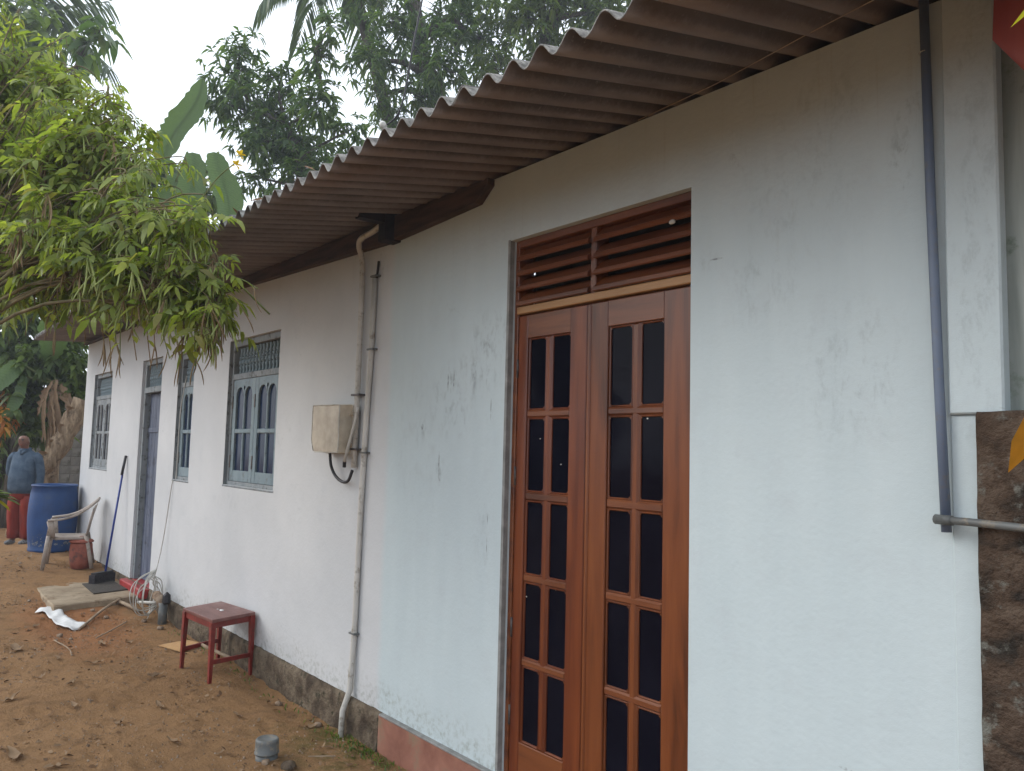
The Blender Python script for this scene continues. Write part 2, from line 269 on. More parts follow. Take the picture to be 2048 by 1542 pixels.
# ------------------------------------------------------------ object helpers
WL = {}
def tag(o, label=None, cat=None, group=None, kind=None):
    if label: o['label'] = label
    if cat: o['category'] = cat
    if group: o['group'] = group
    if kind: o['kind'] = kind
    return o
def thing(name, loc, label, cat, group=None):
    o = bpy.data.objects.new(name, None); C.objects.link(o); o.location = loc; o.empty_display_size = .1; WL[o.name] = Vector(loc)
    return tag(o, label, cat, group)
class MB:
    """collects geometry (optionally through a matrix) and links it as one mesh object"""
    def __init__(s, M=None): s.v = []; s.f = []; s.M = M; s.mi = []; s.cur = 0
    def add(s, vs, fs):
        n = len(s.v)
        s.v += [tuple(s.M @ Vector(v)) if s.M is not None else tuple(v) for v in vs]
        s.f += [tuple(i+n for i in f) for f in fs]; s.mi += [s.cur]*len(fs); return s
    def box(s, x0, x1, y0, y1, z0, z1):
        return s.add([(x0,y0,z0),(x1,y0,z0),(x1,y1,z0),(x0,y1,z0),(x0,y0,z1),(x1,y0,z1),(x1,y1,z1),(x0,y1,z1)],
                     [(0,3,2,1),(4,5,6,7),(0,1,5,4),(1,2,6,5),(2,3,7,6),(3,0,4,7)])
    def bar(s, x0, x1, z0, z1, yf, yb, ch=.004):
        """box with its front edges chamfered (front looks to -y)"""
        c = ch
        return s.add([(x0,yb,z0),(x1,yb,z0),(x1,yb,z1),(x0,yb,z1),(x0,yf+c,z0),(x1,yf+c,z0),(x1,yf+c,z1),(x0,yf+c,z1),
                      (x0+c,yf,z0+c),(x1-c,yf,z0+c),(x1-c,yf,z1-c),(x0+c,yf,z1-c)],
                     [(0,3,2,1),(0,1,5,4),(1,2,6,5),(2,3,7,6),(3,0,4,7),(4,5,9,8),(5,6,10,9),(6,7,11,10),(7,4,8,11),(8,9,10,11)])
    def tube(s, pts, r, n=8, cap=True):
        pts = [Vector(p) for p in pts]; rs = r if isinstance(r, (list, tuple)) else [r]*len(pts)
        vs = []; fs = []; ref = Vector((0,0,1))
        d0 = (pts[1]-pts[0]).normalized()
        if abs(d0.z) > .9: ref = Vector((1,0,0))
        u = d0.cross(ref).normalized()
        for i, p in enumerate(pts):
            d = (pts[min(i+1, len(pts)-1)] - pts[max(i-1, 0)]).normalized()
            u = (u - d*u.dot(d)); u = u.normalized() if u.length > 1e-6 else d.orthogonal().normalized(); w = d.cross(u)
            for k in range(n):
                a = 2*PI*k/n; vs.append(p + (u*math.cos(a) + w*math.sin(a))*rs[i])
        for i in range(len(pts)-1):
            for k in range(n): fs.append((i*n+k, i*n+(k+1)%n, (i+1)*n+(k+1)%n, (i+1)*n+k))
        if cap: fs.append(tuple(range(n-1, -1, -1))); fs.append(tuple((len(pts)-1)*n+k for k in range(n)))
        return s.add(vs, fs)
    def lathe(s, prof, c=(0,0,0), n=16, axis='Z', sx=1, sy=1):
        vs = []; fs = []
        for r, z in prof:
            for k in range(n):
                a = 2*PI*k/n; vs.append((c[0]+r*sx*math.cos(a), c[1]+r*sy*math.sin(a), c[2]+z))
        m = len(prof)
        for i in range(m-1):
            for k in range(n): fs.append((i*n+k, i*n+(k+1)%n, (i+1)*n+(k+1)%n, (i+1)*n+k))
        fs.append(tuple(range(n-1, -1, -1))); fs.append(tuple((m-1)*n+k for k in range(n)))
        return s.add(vs, fs)
    def ball(s, c, r, n=8, sq=(1,1,1)):
        pr = [(max(.001, math.sin(PI*i/n)), -math.cos(PI*i/n)) for i in range(n+1)]
        vs = []; fs = []; q = n*2
        for a, z in pr:
            for k in range(q): t = 2*PI*k/q; vs.append((c[0]+r*sq[0]*a*math.cos(t), c[1]+r*sq[1]*a*math.sin(t), c[2]+r*sq[2]*z))
        for i in range(n):
            for k in range(q): fs.append((i*q+k, i*q+(k+1)%q, (i+1)*q+(k+1)%q, (i+1)*q+k))
        return s.add(vs, fs)
    def mesh(s, name, mat, smooth=False):
        me = bpy.data.meshes.new(name); me.from_pydata(s.v, [], s.f)
        for x in (mat if isinstance(mat, (list, tuple)) else [mat]): me.materials.append(MT[x])
        if isinstance(mat, (list, tuple)): me.polygons.foreach_set('material_index', s.mi)
        if smooth: me.shade_smooth()
        me.update(); return me
    def build(s, name, mat, parent=None, smooth=False, bevel=0, **kw):
        return place(name, s.mesh(name, mat, smooth), parent, bevel, **kw)
def place(name, me, parent=None, bevel=0, **kw):
    o = bpy.data.objects.new(name, me); C.objects.link(o)
    if parent is not None:
        o.parent = parent; o.location = -WL.get(parent.name, Vector((0,0,0)))
    WL[o.name] = Vector((0,0,0))
    if bevel:
        b = o.modifiers.new('bevel', 'BEVEL'); b.width = bevel; b.segments = 2; b.limit_method = 'ANGLE'
    return tag(o, **kw) if kw else o
def spline(pts, n=8):
    pts = [Vector(p) for p in pts]; out = []
    P = [pts[0]*2-pts[1]] + pts + [pts[-1]*2-pts[-2]]
    for i in range(1, len(P)-2):
        for k in range(n):
            t = k/n; a, b, c, d = P[i-1], P[i], P[i+1], P[i+2]
            out.append(.5*((2*b) + (c-a)*t + (2*a-5*b+4*c-d)*t*t + (3*b-a-3*c+d)*t*t*t))
    out.append(pts[-1]); return out
def tri_mesh(name, V, F, mat, smooth=True):
    me = bpy.data.meshes.new(name); n = len(V); k = len(F)
    me.vertices.add(n); me.vertices.foreach_set('co', V.astype(np.float32).ravel())
    me.loops.add(k*3); me.loops.foreach_set('vertex_index', F.astype(np.int32).ravel())
    me.polygons.add(k); me.polygons.foreach_set('loop_start', np.arange(k, dtype=np.int32)*3)
    me.update(calc_edges=True); me.materials.append(MT[mat])
    return me
def leaf_arrays(P, D, L, Wd, roll=None, droop=.25):
    """P bases, D unit directions, L lengths, Wd widths -> blade of 6 vertices and 4 triangles each"""
    n = len(P); D = D/np.linalg.norm(D, axis=1)[:, None]
    up = np.tile([0, 0, 1.], (n, 1)) + rng.normal(0, .45, (n, 3))
    S_ = np.cross(D, up); S_ /= np.linalg.norm(S_, axis=1)[:, None]+1e-9; N = np.cross(S_, D)
    L = L[:, None]; Wd = Wd[:, None]; dz = np.array([0, 0, -1.])
    v = np.empty((n, 6, 3))
    v[:, 0] = P; v[:, 1] = P + D*L*.33 + S_*Wd*.5 + N*Wd*.12; v[:, 2] = P + D*L*.33 - S_*Wd*.5 + N*Wd*.12
    v[:, 3] = P + D*L*.68 + S_*Wd*.4 + dz*L*droop*.35; v[:, 4] = P + D*L*.68 - S_*Wd*.4 + dz*L*droop*.35
    v[:, 5] = P + D*L + dz*L*droop
    t = np.array([[0,2,1],[1,2,4],[1,4,3],[3,4,5]])
    F = (np.arange(n)*6)[:, None, None] + t[None]
    return v.reshape(-1, 3), F.reshape(-1, 3)

def tree(name, label, cat, base, trunk, r0, blobs, leafL, mat, dens=120, per=9, droop=.55, ratio=.24, group=None, bark='bark', twigs=True, flat=1., forks=None, clip=None):
    base = Vector(base); t = thing(name, base, label, cat, group)
    tp = spline([base] + [Vector(p) for p in trunk], 5); n = len(tp)
    mb = MB(); mb.tube(tp, [r0*(1-.6*i/(n-1)) for i in range(n)], 8)
    cpts = []; 
    for bx, by, bz, br in blobs:
        c = Vector((bx, by, bz)); cand = tp[n//3:] + cpts[-4:]
        a = min(cand, key=lambda q: (q-c).length + max(0, q.z-c.z)*1.5)
        mid = (a+c)/2 + Vector((random.uniform(-.2,.2), random.uniform(-.2,.2), random.uniform(-.15,.2)))*(a-c).length*.5
        sp_ = spline([a, mid, c], 4); r = r0*.33
        mb.tube(sp_, [r*(1-.7*i/(len(sp_)-1)) for i in range(len(sp_))], 5); cpts.append(c)
    P = []; D = []; Ls = []
    for bx, by, bz, br in blobs:
        k = max(6, int(dens*(br/.5)**2))
        d = rng.normal(size=(k, 3)); d /= np.linalg.norm(d, axis=1)[:, None]
        rr = br*(rng.random(k)**.5)*(.7+.75*rng.random(k)); 
        cc = np.array([bx, by, bz]) + d*rr[:, None]*np.array([1, 1, flat])
        if clip: cc = cc[[clip(q) for q in cc]]; k = len(cc); 
        if twigs:
            for q in cc[::3]:
                q0 = Vector((bx, by, bz)); q1 = Vector(q); mb.tube([q0.lerp(q1, .25), q0.lerp(q1, .65)+Vector((0,0,.04)), q1], [.012, .008, .004], 3, False)
        dd = (cc - np.array([bx, by, bz-.3*br]))[:, None, :]; dd = dd/(np.linalg.norm(dd, axis=2, keepdims=True)+1e-6)
        az = rng.random((k, per))*2*PI
        dirs = np.stack([np.cos(az), np.sin(az), rng.uniform(-.9, .45, (k, per))], 2) + dd*.6
        P.append(np.repeat(cc, per, 0) + rng.normal(0, .03, (k*per, 3))); D.append(dirs.reshape(-1, 3))
    P = np.concatenate(P); D = np.concatenate(D); L = leafL*(.6+.7*rng.random(len(P)))
    V, F = leaf_arrays(P, D, L, L*ratio, droop=droop)
    mb.build('trunk', bark, t, smooth=True)
    place('crown', tri_mesh('crown', V, F, mat), t, kind='stuff')
    return t

# ------------------------------------------------------------ ground
def sstep(a, b, x): t = min(1, max(0, (x-a)/(b-a))); return t*t*(3-2*t)
FOOT = [(random.uniform(-10.5,-4.3), random.uniform(-1.7,-.35), random.uniform(-.5,.5)+PI*.95) for _ in range(26)]
def gz(x, y):
    z = -.02 + .235*sstep(-8.2, -13.2, x)
    k = 1 if (-20 < x < -2 and -5 < y < 1) else .5
    z += k*(.035*noise.noise(Vector((x*.9, y*.9, 1.3))) + .014*noise.noise(Vector((x*4, y*4, 5.))) + .007*noise.noise(Vector((x*13, y*13, 2.))))
    d = math.hypot((x+9.0)/.9, (y+.95)/.28); z -= .05*max(0, 1-d)       # scraped hollow
    z -= .03*math.exp(-((y+.12)/.15)**2) if x > -7 else 0
    if -13 < x < -3.4 and -2.6 < y < 0:
        for fx, fy, fa in FOOT:
            dx, dy = x-fx, y-fy
            if abs(dx) < .25 and abs(dy) < .25:
                u = dx*math.cos(fa)+dy*math.sin(fa); v = -dx*math.sin(fa)+dy*math.cos(fa); q = math.hypot(u/.15, v/.055)
                z -= .014*max(0, 1-q**3) - .008*math.exp(-((q-1.2)/.25)**2)
        z += .006*abs(noise.noise(Vector((x*22, y*22, 9.))))
    return z
xs = np.concatenate([np.linspace(-90, -30, 7), np.linspace(-28, -14.2, 60), np.arange(-14, -3.2, .035), np.linspace(-3.1, 4, 26), np.linspace(8, 90, 7)])
ys = np.concatenate([np.linspace(-90, -12, 7), np.linspace(-11, -3.3, 22), np.arange(-3.2, .25, .03), np.linspace(.4, 9, 14), np.linspace(14, 90, 7)])
V = [(x, y, gz(x, y)) for y in ys for x in xs]; nx = len(xs)
F = [(j*nx+i, j*nx+i+1, (j+1)*nx+i+1, (j+1)*nx+i) for j in range(len(ys)-1) for i in range(nx-1)]
mb = MB(); mb.v = V; mb.f = F; mb.build('ground', 'ground', smooth=True, kind='structure')

# ------------------------------------------------------------ house
house = thing('house', (-7, 0, 0), 'long white plastered single-storey house with corrugated overhanging roof, varnished glazed double door and blue windows', 'house')
XL, XR, ZB, ZT = -13.9, -.905, .2, 3.43
ops = [(-3.33, -2.10, ZB, 3.04), (-7.60, -6.41, 1.50, 2.87), (-9.17, -8.63, 1.48, 2.87), (-10.65, -9.80, ZB, 2.90), (-13.30, -12.20, 1.48, 2.88)]
bxs = sorted({XL, XR} | {o[0] for o in ops} | {o[1] for o in ops}); bzs = sorted({ZB, ZT} | {o[2] for o in ops} | {o[3] for o in ops})
mb = MB(); TH = .16
hole = lambda x, z: any(a < x < b and c < z < d for a, b, c, d in ops)
for i in range(len(bxs)-1):
    for j in range(len(bzs)-1):
        a, b, c, d = bxs[i], bxs[i+1], bzs[j], bzs[j+1]
        if hole((a+b)/2, (c+d)/2): continue
        mb.add([(a,0,c),(b,0,c),(b,0,d),(a,0,d)], [(0,1,2,3)]); mb.add([(a,TH,c),(b,TH,c),(b,TH,d),(a,TH,d)], [(3,2,1,0)])
for a, b, c, d in ops:
    mb.add([(a,0,c),(a,TH,c),(a,TH,d),(a,0,d)], [(0,1,2,3)]); mb.add([(b,0,c),(b,TH,c),(b,TH,d),(b,0,d)], [(3,2,1,0)])
    mb.add([(a,0,d),(b,0,d),(b,TH,d),(a,TH,d)], [(3,2,1,0)])
    if c > ZB: mb.add([(a,0,c),(b,0,c),(b,TH,c),(a,TH,c)], [(0,1,2,3)])
mb.add([(XL,0,ZT),(XR,0,ZT),(XR,TH,ZT),(XL,TH,ZT)], [(0,1,2,3)])
mb.build('wall', 'plaster', house)
# other three walls
sm = MB()
for X0, X1 in ((XL, XL+.16), (XR-.16, XR)):
    sm.add([(X0,TH,-.1),(X1,TH,-.1),(X1,4,-.1),(X0,4,-.1),(X0,TH,3.43),(X1,TH,3.43),(X1,4,4.2),(X0,4,4.2)], [(0,3,2,1),(4,5,6,7),(0,1,5,4),(1,2,6,5),(2,3,7,6),(3,0,4,7)])
sm.box(XL, XR, 4, 4.16, -.1, 4.2); sm.add([(XL,0,-.1),(XL,0,3.43),(XL,TH,3.43),(XL,TH,-.1)], [(0,1,2,3)])
sm.build('wall', 'plaster', house)
MB().box(XL+.1, XR-.1, .17, 4, .02, .17).build('floor', 'interior', house)
# pilaster at the right end, stepping back to a narrower strip low down
mb = MB(); mb.bar(-1.062, -.902, 2.032, 3.46, -.022, .05, .006); mb.bar(-1.064, -.972, .12, 2.032, -.007, .05, .005)
mb.build('pilaster', 'plaster', house)
# rough cement plinth, lumpy
def rough_box(x0, x1, z0, z1, yf, amp, step, mat, name, parent, seed=0., zslope=None):
    nx_ = max(2, int((x1-x0)/step)); nz_ = max(2, int((z1-z0)/step)); vs = []; fs = []
    for j in range(nz_+1):
        for i in range(nx_+1):
            x = x0+(x1-x0)*i/nx_; z = z0+(z1-z0)*j/nz_
            n = noise.noise(Vector((x*6, z*6, seed)))*amp + noise.noise(Vector((x*19, z*19, seed+3)))*amp*.55
            ed = amp*.8 if j == nz_ else 0
            vs.append((x, yf - n + ed, z + (noise.noise(Vector((x*9, seed, 7)))*amp*.5 if j == nz_ else 0)))
    for j in range(nz_):
        for i in range(nx_): a = j*(nx_+1)+i; fs.append((a, a+1, a+nx_+2, a+nx_+1))
    k = len(vs); top = nz_*(nx_+1)
    for i in range(nx_+1): vs.append((vs[top+i][0], .0 if yf < 0 else yf+.3, vs[top+i][2]))
    for i in range(nx_): fs.append((top+i, top+i+1, k+i+1, k+i))
    k2 = len(vs)
    for j in range(nz_+1):
        v = vs[j*(nx_+1)]; vs.append((v[0], v[1]+.2, v[2])); v = vs[j*(nx_+1)+nx_]; vs.append((v[0], v[1]+.2, v[2]))
    for j in range(nz_): fs.append((k2+2*j, j*(nx_+1), (j+1)*(nx_+1), k2+2*j+2)); fs.append((j*(nx_+1)+nx_, k2+2*j+1, k2+2*j+3, (j+1)*(nx_+1)+nx_))
    mb = MB(); mb.add(vs, fs); return mb.build(name, mat, parent, smooth=True)
rough_box(XL, -4.51, -.15, .2, -.03, .018, .03, 'plinth', 'plinth', house)
mb = MB(); mb.bar(-4.512, -3.335, -.15, .188, -.03, .0, .004); mb.bar(-3.335, -2.1, -.15, .197, -.035, .12, .004); mb.bar(-2.1, -.99, -.15, .188, -.03, 0, .004)
mb.build('skirting', 'skirt', house)
mb = MB(); mb.bar(-4.5, -3.34, .188, .2, -.034, 0, .003); mb.build('skirting_edge', 'cement', house)
mb = MB(); mb.bar(-10.72, -9.76, .09, .195, -.10, .02, .012); mb.box(-10.64, -9.81, .02, .17, .1, .197); mb.build('door_step', 'redoxide', house, bevel=.006)

# roof: overlapping corrugated sheets
PITCH, AMP = .149, .029
def roof_line(x):
    k = sstep(-8, -14, x)
    ye = -1.0 + .26*k
    ze = 3.222 + .018*(-1.5-x if x > -9 else 7.5) + .08*sstep(-9, -14, x)
    zw = 3.458 + .03*sstep(-8, -14, x)
    return ye, ze, zw
def sheet(x0, x1, off, k):
    SEG = 12; nx_ = int(round((x1-x0)/PITCH*SEG)); rows = [0, .33, .66, 1, 2.1, 4.0]
    top = []; bot = []
    rag = random.uniform(-.012, .012)
    for r_ in rows:
        for i in range(nx_+1):
            x = x0 + (x1-x0)*i/nx_; ye, ze, zw = roof_line(x)
            if r_ <= 1: y = (ye+rag)*(1-r_); z = ze*(1-r_) + zw*r_
            else: y = (r_-1)*1.4; z = zw + y*.205
            z += AMP*math.cos(2*PI*(x+1.66)/PITCH) + off + .004*noise.noise(Vector((x*2, y*2, 0)))
            top.append((x, y, z+.0065)); bot.append((x, y, z))
    n = len(top); w = nx_+1; fs = []; mi = []
    for r_ in range(len(rows)-1):
        for i in range(nx_):
            a = r_*w+i; fs.append((a, a+1, a+w+1, a+w)); mi.append(1); fs.append((n+a, n+a+w, n+a+w+1, n+a+1)); mi.append(0)
    for i in range(nx_): fs.append((i, n+i, n+i+1, i+1)); mi.append(1)
    for r_ in range(len(rows)-1):
        a = r_*w; fs.append((a, a+w, n+a+w, n+a)); mi.append(1); a += nx_; fs.append((a, n+a, n+a+w, a+w)); mi.append(1)
    mb = MB(); mb.v = top+bot; mb.f = fs; mb.mi = mi
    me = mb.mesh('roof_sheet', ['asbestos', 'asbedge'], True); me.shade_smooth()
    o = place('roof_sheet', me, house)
    return o
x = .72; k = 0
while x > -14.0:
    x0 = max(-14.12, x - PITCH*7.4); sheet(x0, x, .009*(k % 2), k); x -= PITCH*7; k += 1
# wall plate beam with a slanted near end
prof = [(-14.0,3.395,3.425),(-11,3.385,3.428),(-7.83,3.365,3.428),(-6.6,3.325,3.428),(-4.58,3.262,3.428),(-3.6,3.305,3.428),(-3.49,3.39,3.428)]
mb = MB(); vs = []; fs = []
for a, zl, zh in prof: vs += [(a,-.055,zl),(a,-.055,zh),(a,.0,zh),(a,.0,zl)]
for i in range(len(prof)-1):
    b = i*4
    for k in range(4): fs.append((b+k, b+4+k, b+4+(k+1)%4, b+(k+1)%4))
fs += [(0,1,2,3), tuple(len(vs)-4+k for k in (3,2,1,0))]; mb.add(vs, fs); mb.build('wall_plate', 'darkwood', house, bevel=.004)
mb = MB(); mb.bar(-4.60, -4.50, 3.255, 3.44, -.12, -.0, .006); mb.box(-4.585, -4.515, -.3, -.0, 3.37, 3.43); mb.build('rafter_stub', 'tar', house)

# ---- main door
fr = MB(); yF = .038
fr.bar(-3.332, -3.302, .2, 3.04, yF+.002, .15); fr.bar(-2.112, -2.098, .2, 3.04, yF+.002, .15); fr.bar(-3.30, -2.10, 3.0, 3.04, yF, .15); fr.bar(-2.75, -2.712, 2.665, 3.0, yF+.004, .13)
fr.bar(-3.302, -2.112, 2.617, 2.63, yF+.03, .14)
door_frame = fr.build('door_frame', 'woodh', house)
MB().bar(-3.302, -2.112, 2.627, 2.668, yF-.008, .14).build('transom_bar', 'woodpale', door_frame)
mb = MB(); mb.add([(-3.349,0-.0025,.2),(-3.329,-.0025,.2),(-3.329,-.0025,3.045),(-3.349,-.0025,3.045)], [(0,1,2,3)]); mb.box(-3.3296,-3.3285,-.0025,.027,.2,3.04); mb.build('jamb_render', 'cement', door_frame)
sl = MB()    # one louvre slat: a slanted board with a rounded lower lip
def slat(x0, x1, z):
    p = [(.085, .070), (.026, .018), (.016, .012), (.012, -.008), (.02, -.014), (.036, -.008), (.098, .056)]
    vs = [(x0, yF+a-.03, z+b) for a, b in p] + [(x1, yF+a-.03, z+b) for a, b in p]; n = len(p)
    fs = [(i, (i+1) % n, n+(i+1) % n, n+i) for i in range(n)] + [tuple(range(n-1, -1, -1)), tuple(range(n, 2*n))]
    return MB().add(vs, fs)
for a, b in ((-3.302, -2.75), (-2.712, -2.112)):
    for i in range(4): slat(a, b, 2.684 + i*.0835).build('louvre_slat', 'woodh', door_frame)
mb = MB(); mb.box(-3.29, -2.12, .149, .153, 2.62, 3.0); mb.build('fanlight_backing', 'black', door_frame)
for sx, sz, rr in ((-2.22, 2.915, .014),):
    MB().ball((sx, yF-.018, sz), rr, 5, (1.3,.7,.8)).build('putty_blob', 'wire', door_frame, smooth=True)
def door_leaf(x0, x1, gx, mat, y):
    lf = MB(); zt, zb = 2.618, .21; rows = [(2.492,2.102),(2.062,1.668),(1.624,1.236),(1.198,.803),(.765,.378)]
    lf.bar(x0, gx[0][0], zb, zt, y, y+.04, .004); lf.bar(gx[1][1], x1, zb, zt, y, y+.04, .004)
    leaf = lf.build('door_leaf', mat, house)
    a, b = gx[0][0], gx[1][1]
    for r0, r1 in ((2.492, zt), (zb, .378)): MB().bar(a, b, r0, r1, y+.0015, y+.04, .003).build('rail', 'woodh', leaf)
    for i in range(4): MB().bar(a, b, rows[i+1][0], rows[i][1], y+.004, y+.034, .009).build('glazing_bar', 'woodh', leaf)
    mu = MB(); mu.bar(gx[0][1], gx[1][0], .378, 2.492, y+.0055, y+.032, .009); mu.build('muntin', mat, leaf)
    be = MB()                    # quarter bead round each light
    for zt_, zb_ in rows:
        for g0, g1 in gx:
            for (p, q, r_, s_) in ((g0, g0+.009, zb_, zt_), (g1-.009, g1, zb_, zt_), (g0+.009, g1-.009, zt_-.009, zt_), (g0+.009, g1-.009, zb_, zb_+.009)):
                be.bar(p, q, r_, s_, y+.011, y+.024, .004)
            for cx_, cz_, sx_, sz_ in ((g0+.009,zt_-.009,1,-1),(g1-.009,zt_-.009,-1,-1),(g0+.009,zb_+.009,1,1),(g1-.009,zb_+.009,-1,1)):
                be.add([(cx_,y+.0125,cz_),(cx_+sx_*.012,y+.0125,cz_),(cx_,y+.0125,cz_+sz_*.012)], [(0,1,2)])
            MB().box(g0+.001, g1-.001, y+.022, y+.026, zb_+.001, zt_-.001).build('pane', 'dglass', leaf)
    be.build('glazing_bead', mat, leaf)
    return leaf
lf1 = door_leaf(-3.300, -2.774, ((-3.226,-3.082),(-3.042,-2.892)), 'woodred', .048)
lf2 = door_leaf(-2.742, -2.114, ((-2.628,-2.474),(-2.432,-2.283)), 'woodv', .045)
MB().bar(-2.762, -2.738, .21, 2.615, .037, .07, .006).build('meeting_strip', 'woodv', lf2)
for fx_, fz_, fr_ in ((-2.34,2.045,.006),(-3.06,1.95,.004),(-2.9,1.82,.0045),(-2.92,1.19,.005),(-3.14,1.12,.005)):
    MB().ball((fx_*1.022, .068, fz_), fr_, 4, (1.2,.3,.8)).build('paint_or_glint_fleck', 'pvcwhite', lf1 if fx_ < -2.7 else lf2)  # white dabs standing in for glints of reflection on the panes
for z_ in (2.33, 1.75, .95, .5):
    MB().tube([(-3.300,.046,z_-.05),(-3.300,.046,z_+.05)], .007, 8).build('hinge', 'hinge', lf1, smooth=True)
    MB().tube([(-2.113,.037,z_-.05),(-2.113,.037,z_+.05)], .007, 8).build('hinge', 'hinge', lf2, smooth=True)

# ---- blue windows with turned balusters above arched sashes
def baluster_mesh():
    p = [(r_*1.18, z_) for r_, z_ in [(.012,0),(.021,.008),(.017,.02),(.015,.045),(.022,.07),(.011,.082),(.024,.094),(.024,.117),(.013,.112),(.026,.122),(.013,.132),(.024,.142),(.024,.150),(.011,.162),(.022,.174),(.015,.2),(.017,.225),(.021,.237),(.012,.245)]]
    return MB().lathe(p, n=10).mesh('baluster', 'bluepaint', True)
BAL = baluster_mesh()
def window(x0, x1, z0, z1, nsash, nb, bar=False, mat='bluepaint', frame='oldframe', label=None):
    yf = .032; zt = 2.495; fw = .045
    fr = MB(); fr.bar(x0, x0+fw, z0, z1, yf, .15); fr.bar(x1-fw, x1, z0, z1, yf, .15); fr.bar(x0+fw, x1-fw, z1-.06, z1, yf+.002, .15); fr.bar(x0+fw, x1-fw, zt, zt+.055, yf+.002, .15); fr.bar(x0+fw, x1-fw, z0, z0+.035, yf+.002, .15)
    w = fr.build('window', frame, house, **({'label': label} if label else {}))
    MB().box(x0+fw-.001, x1-fw+.001, .135, .140, zt+.05, z1-.05).build('backing_board', 'interior', w)
    MB().box(x0+.001, x0+.006, .001, .032, z0, z1-.001).build('reveal', frame, w)
    zb = zt+.055; sc = (z1-.06-zb)/.245
    for i in range(nb):
        o = place('baluster', BAL, w); o.location += Vector((x0+fw+(x1-x0-2*fw)*(i+.5)/nb, .095, zb)); o.scale = (1, 1, sc)
    MB().box(x0+fw, x1-fw, .088, .102, zb+.118*sc, zb+.126*sc).build('tie_rail', mat, w)
    a = x0+fw+.003; b = x1-fw-.003; sw = (b-a)/nsash; ys = yf+.008
    for k in range(nsash):
        s0 = a+sw*k+.0015; s1 = a+sw*(k+1)-.0015; st = .075; mw = .03; zl = z0+.037; zh = zt-.003
        s = MB(); s.bar(s0, s0+st, zl, zh, ys, ys+.035); s.bar(s1-st, s1, zl, zh, ys, ys+.035)
        s.bar(s0+st, s1-st, zl, zl+.10, ys+.001, ys+.035); s.bar(s0+st, s1-st, 1.985, 2.025, ys+.001, ys+.035, .006); s.box(s0+st, s1-st, ys+.001, ys+.035, 2.43, zh)
        c = (s0+s1)/2; s.bar(c-mw/2, c+mw/2, zl+.10, 1.985, ys+.003, ys+.03, .007); s.bar(c-mw/2, c+mw/2, 2.025, 2.40, ys+.003, ys+.03, .007)
        for g0, g1 in ((s0+st, c-mw/2), (c+mw/2, s1-st)):
            N = 12; gw = g1-g0
            for i in range(N):
                u0, u1 = i/N, (i+1)/N; h = lambda u: 2.335 + .085*math.sqrt(max(0, 1-(2*u-1)**2))
                p0, p1 = g0+gw*u0, g0+gw*u1
                s.add([(p0,ys+.002,h(u0)),(p1,ys+.002,h(u1)),(p1,ys+.002,2.431),(p0,ys+.002,2.431),(p0,ys+.03,h(u0)),(p1,ys+.03,h(u1))], [(0,1,2,3),(0,4,5,1)])
        so = s.build('sash', mat, w)
        for g0, g1 in ((s0+st, c-mw/2), (c+mw/2, s1-st)):
            MB().box(g0-.002, g1+.002, ys+.02, ys+.0235, zl+.098, 1.987).build('pane', 'bglass', w); MB().box(g0-.002, g1+.002, ys+.02, ys+.0235, 2.023, 2.43).build('pane', 'bglass', w)
        for zz in (2.28, 1.72):
            hx = s0 if k == 0 else s0-.002
            MB().box(hx-.008, hx+.012, ys-.006, ys+.002, zz-.06, zz+.06).build('hinge', 'hinge', w)
        if bar:
            for i in range(4): MB().tube([(s0+st+.02+(s1-s0-2*st-.04)*i/3, ys+.012, zl+.1), (s0+st+.02+(s1-s0-2*st-.04)*i/3, ys+.012, 2.42)], .006, 6).build('grille_bar', 'cement', w)
    return w
window(-7.60, -6.41, 1.50, 2.87, 2, 14, label='grey blue double window nearest the meter box with arched panes')
window(-9.17, -8.63, 1.48, 2.87, 1, 7, label='narrow single window with a cable tied along its frame')
window(-13.30, -12.20, 1.48, 2.88, 2, 12, True, 'oldframe', label='far window behind the plastic chair with grille bars')
# sills of render under the windows
for a, b, z in ((-7.61,-6.40,1.5),(-9.18,-8.62,1.48),(-13.31,-12.19,1.48)): MB().bar(a, b, z-.018, z-.001, -.005, .05, .004).build('window_sill', 'oldframe', house)
# ---- blue side door
fr = MB(); a, b = -10.65, -9.80
fr.bar(a, a+.07, .2, 2.9, .03, .15); fr.bar(b-.06, b, .2, 2.9, .03, .15); fr.bar(a+.07, b-.06, 2.84, 2.9, .032, .15); fr.bar(a+.07, b-.06, 2.49, 2.56, .02, .15); fr.box(a+.06, b-.05, .14, .144, 2.55, 2.85)
dfr = fr.build('door_frame', 'oldframe', house)
for i in range(8):
    o = place('baluster', BAL, dfr); o.location += Vector((a+.07+(b-a-.13)*(i+.5)/8, .09, 2.56)); o.scale = (1, 1, .28/.245)
MB().box(a+.07, b-.06, .083, .097, 2.69, 2.70).build('tie_rail', 'bluepaint', dfr)
dl = MB(); dl.bar(a+.07, b-.06, .2, 2.49, .11, .145); bl = dl.build('door_leaf', 'olddoor', house, label='dull blue plank door leaf, shut')
for i in range(5):
    w_ = (b-a-.13)/5; MB().bar(a+.07+w_*i+.003, a+.07+w_*(i+1)-.003, .205, 2.485, .098, .111, .005).build('plank', 'olddoor', bl)
MB().bar(a+.075, b-.065, 2.0, 2.06, .085, .099, .004).build('ledge', 'olddoor', bl)

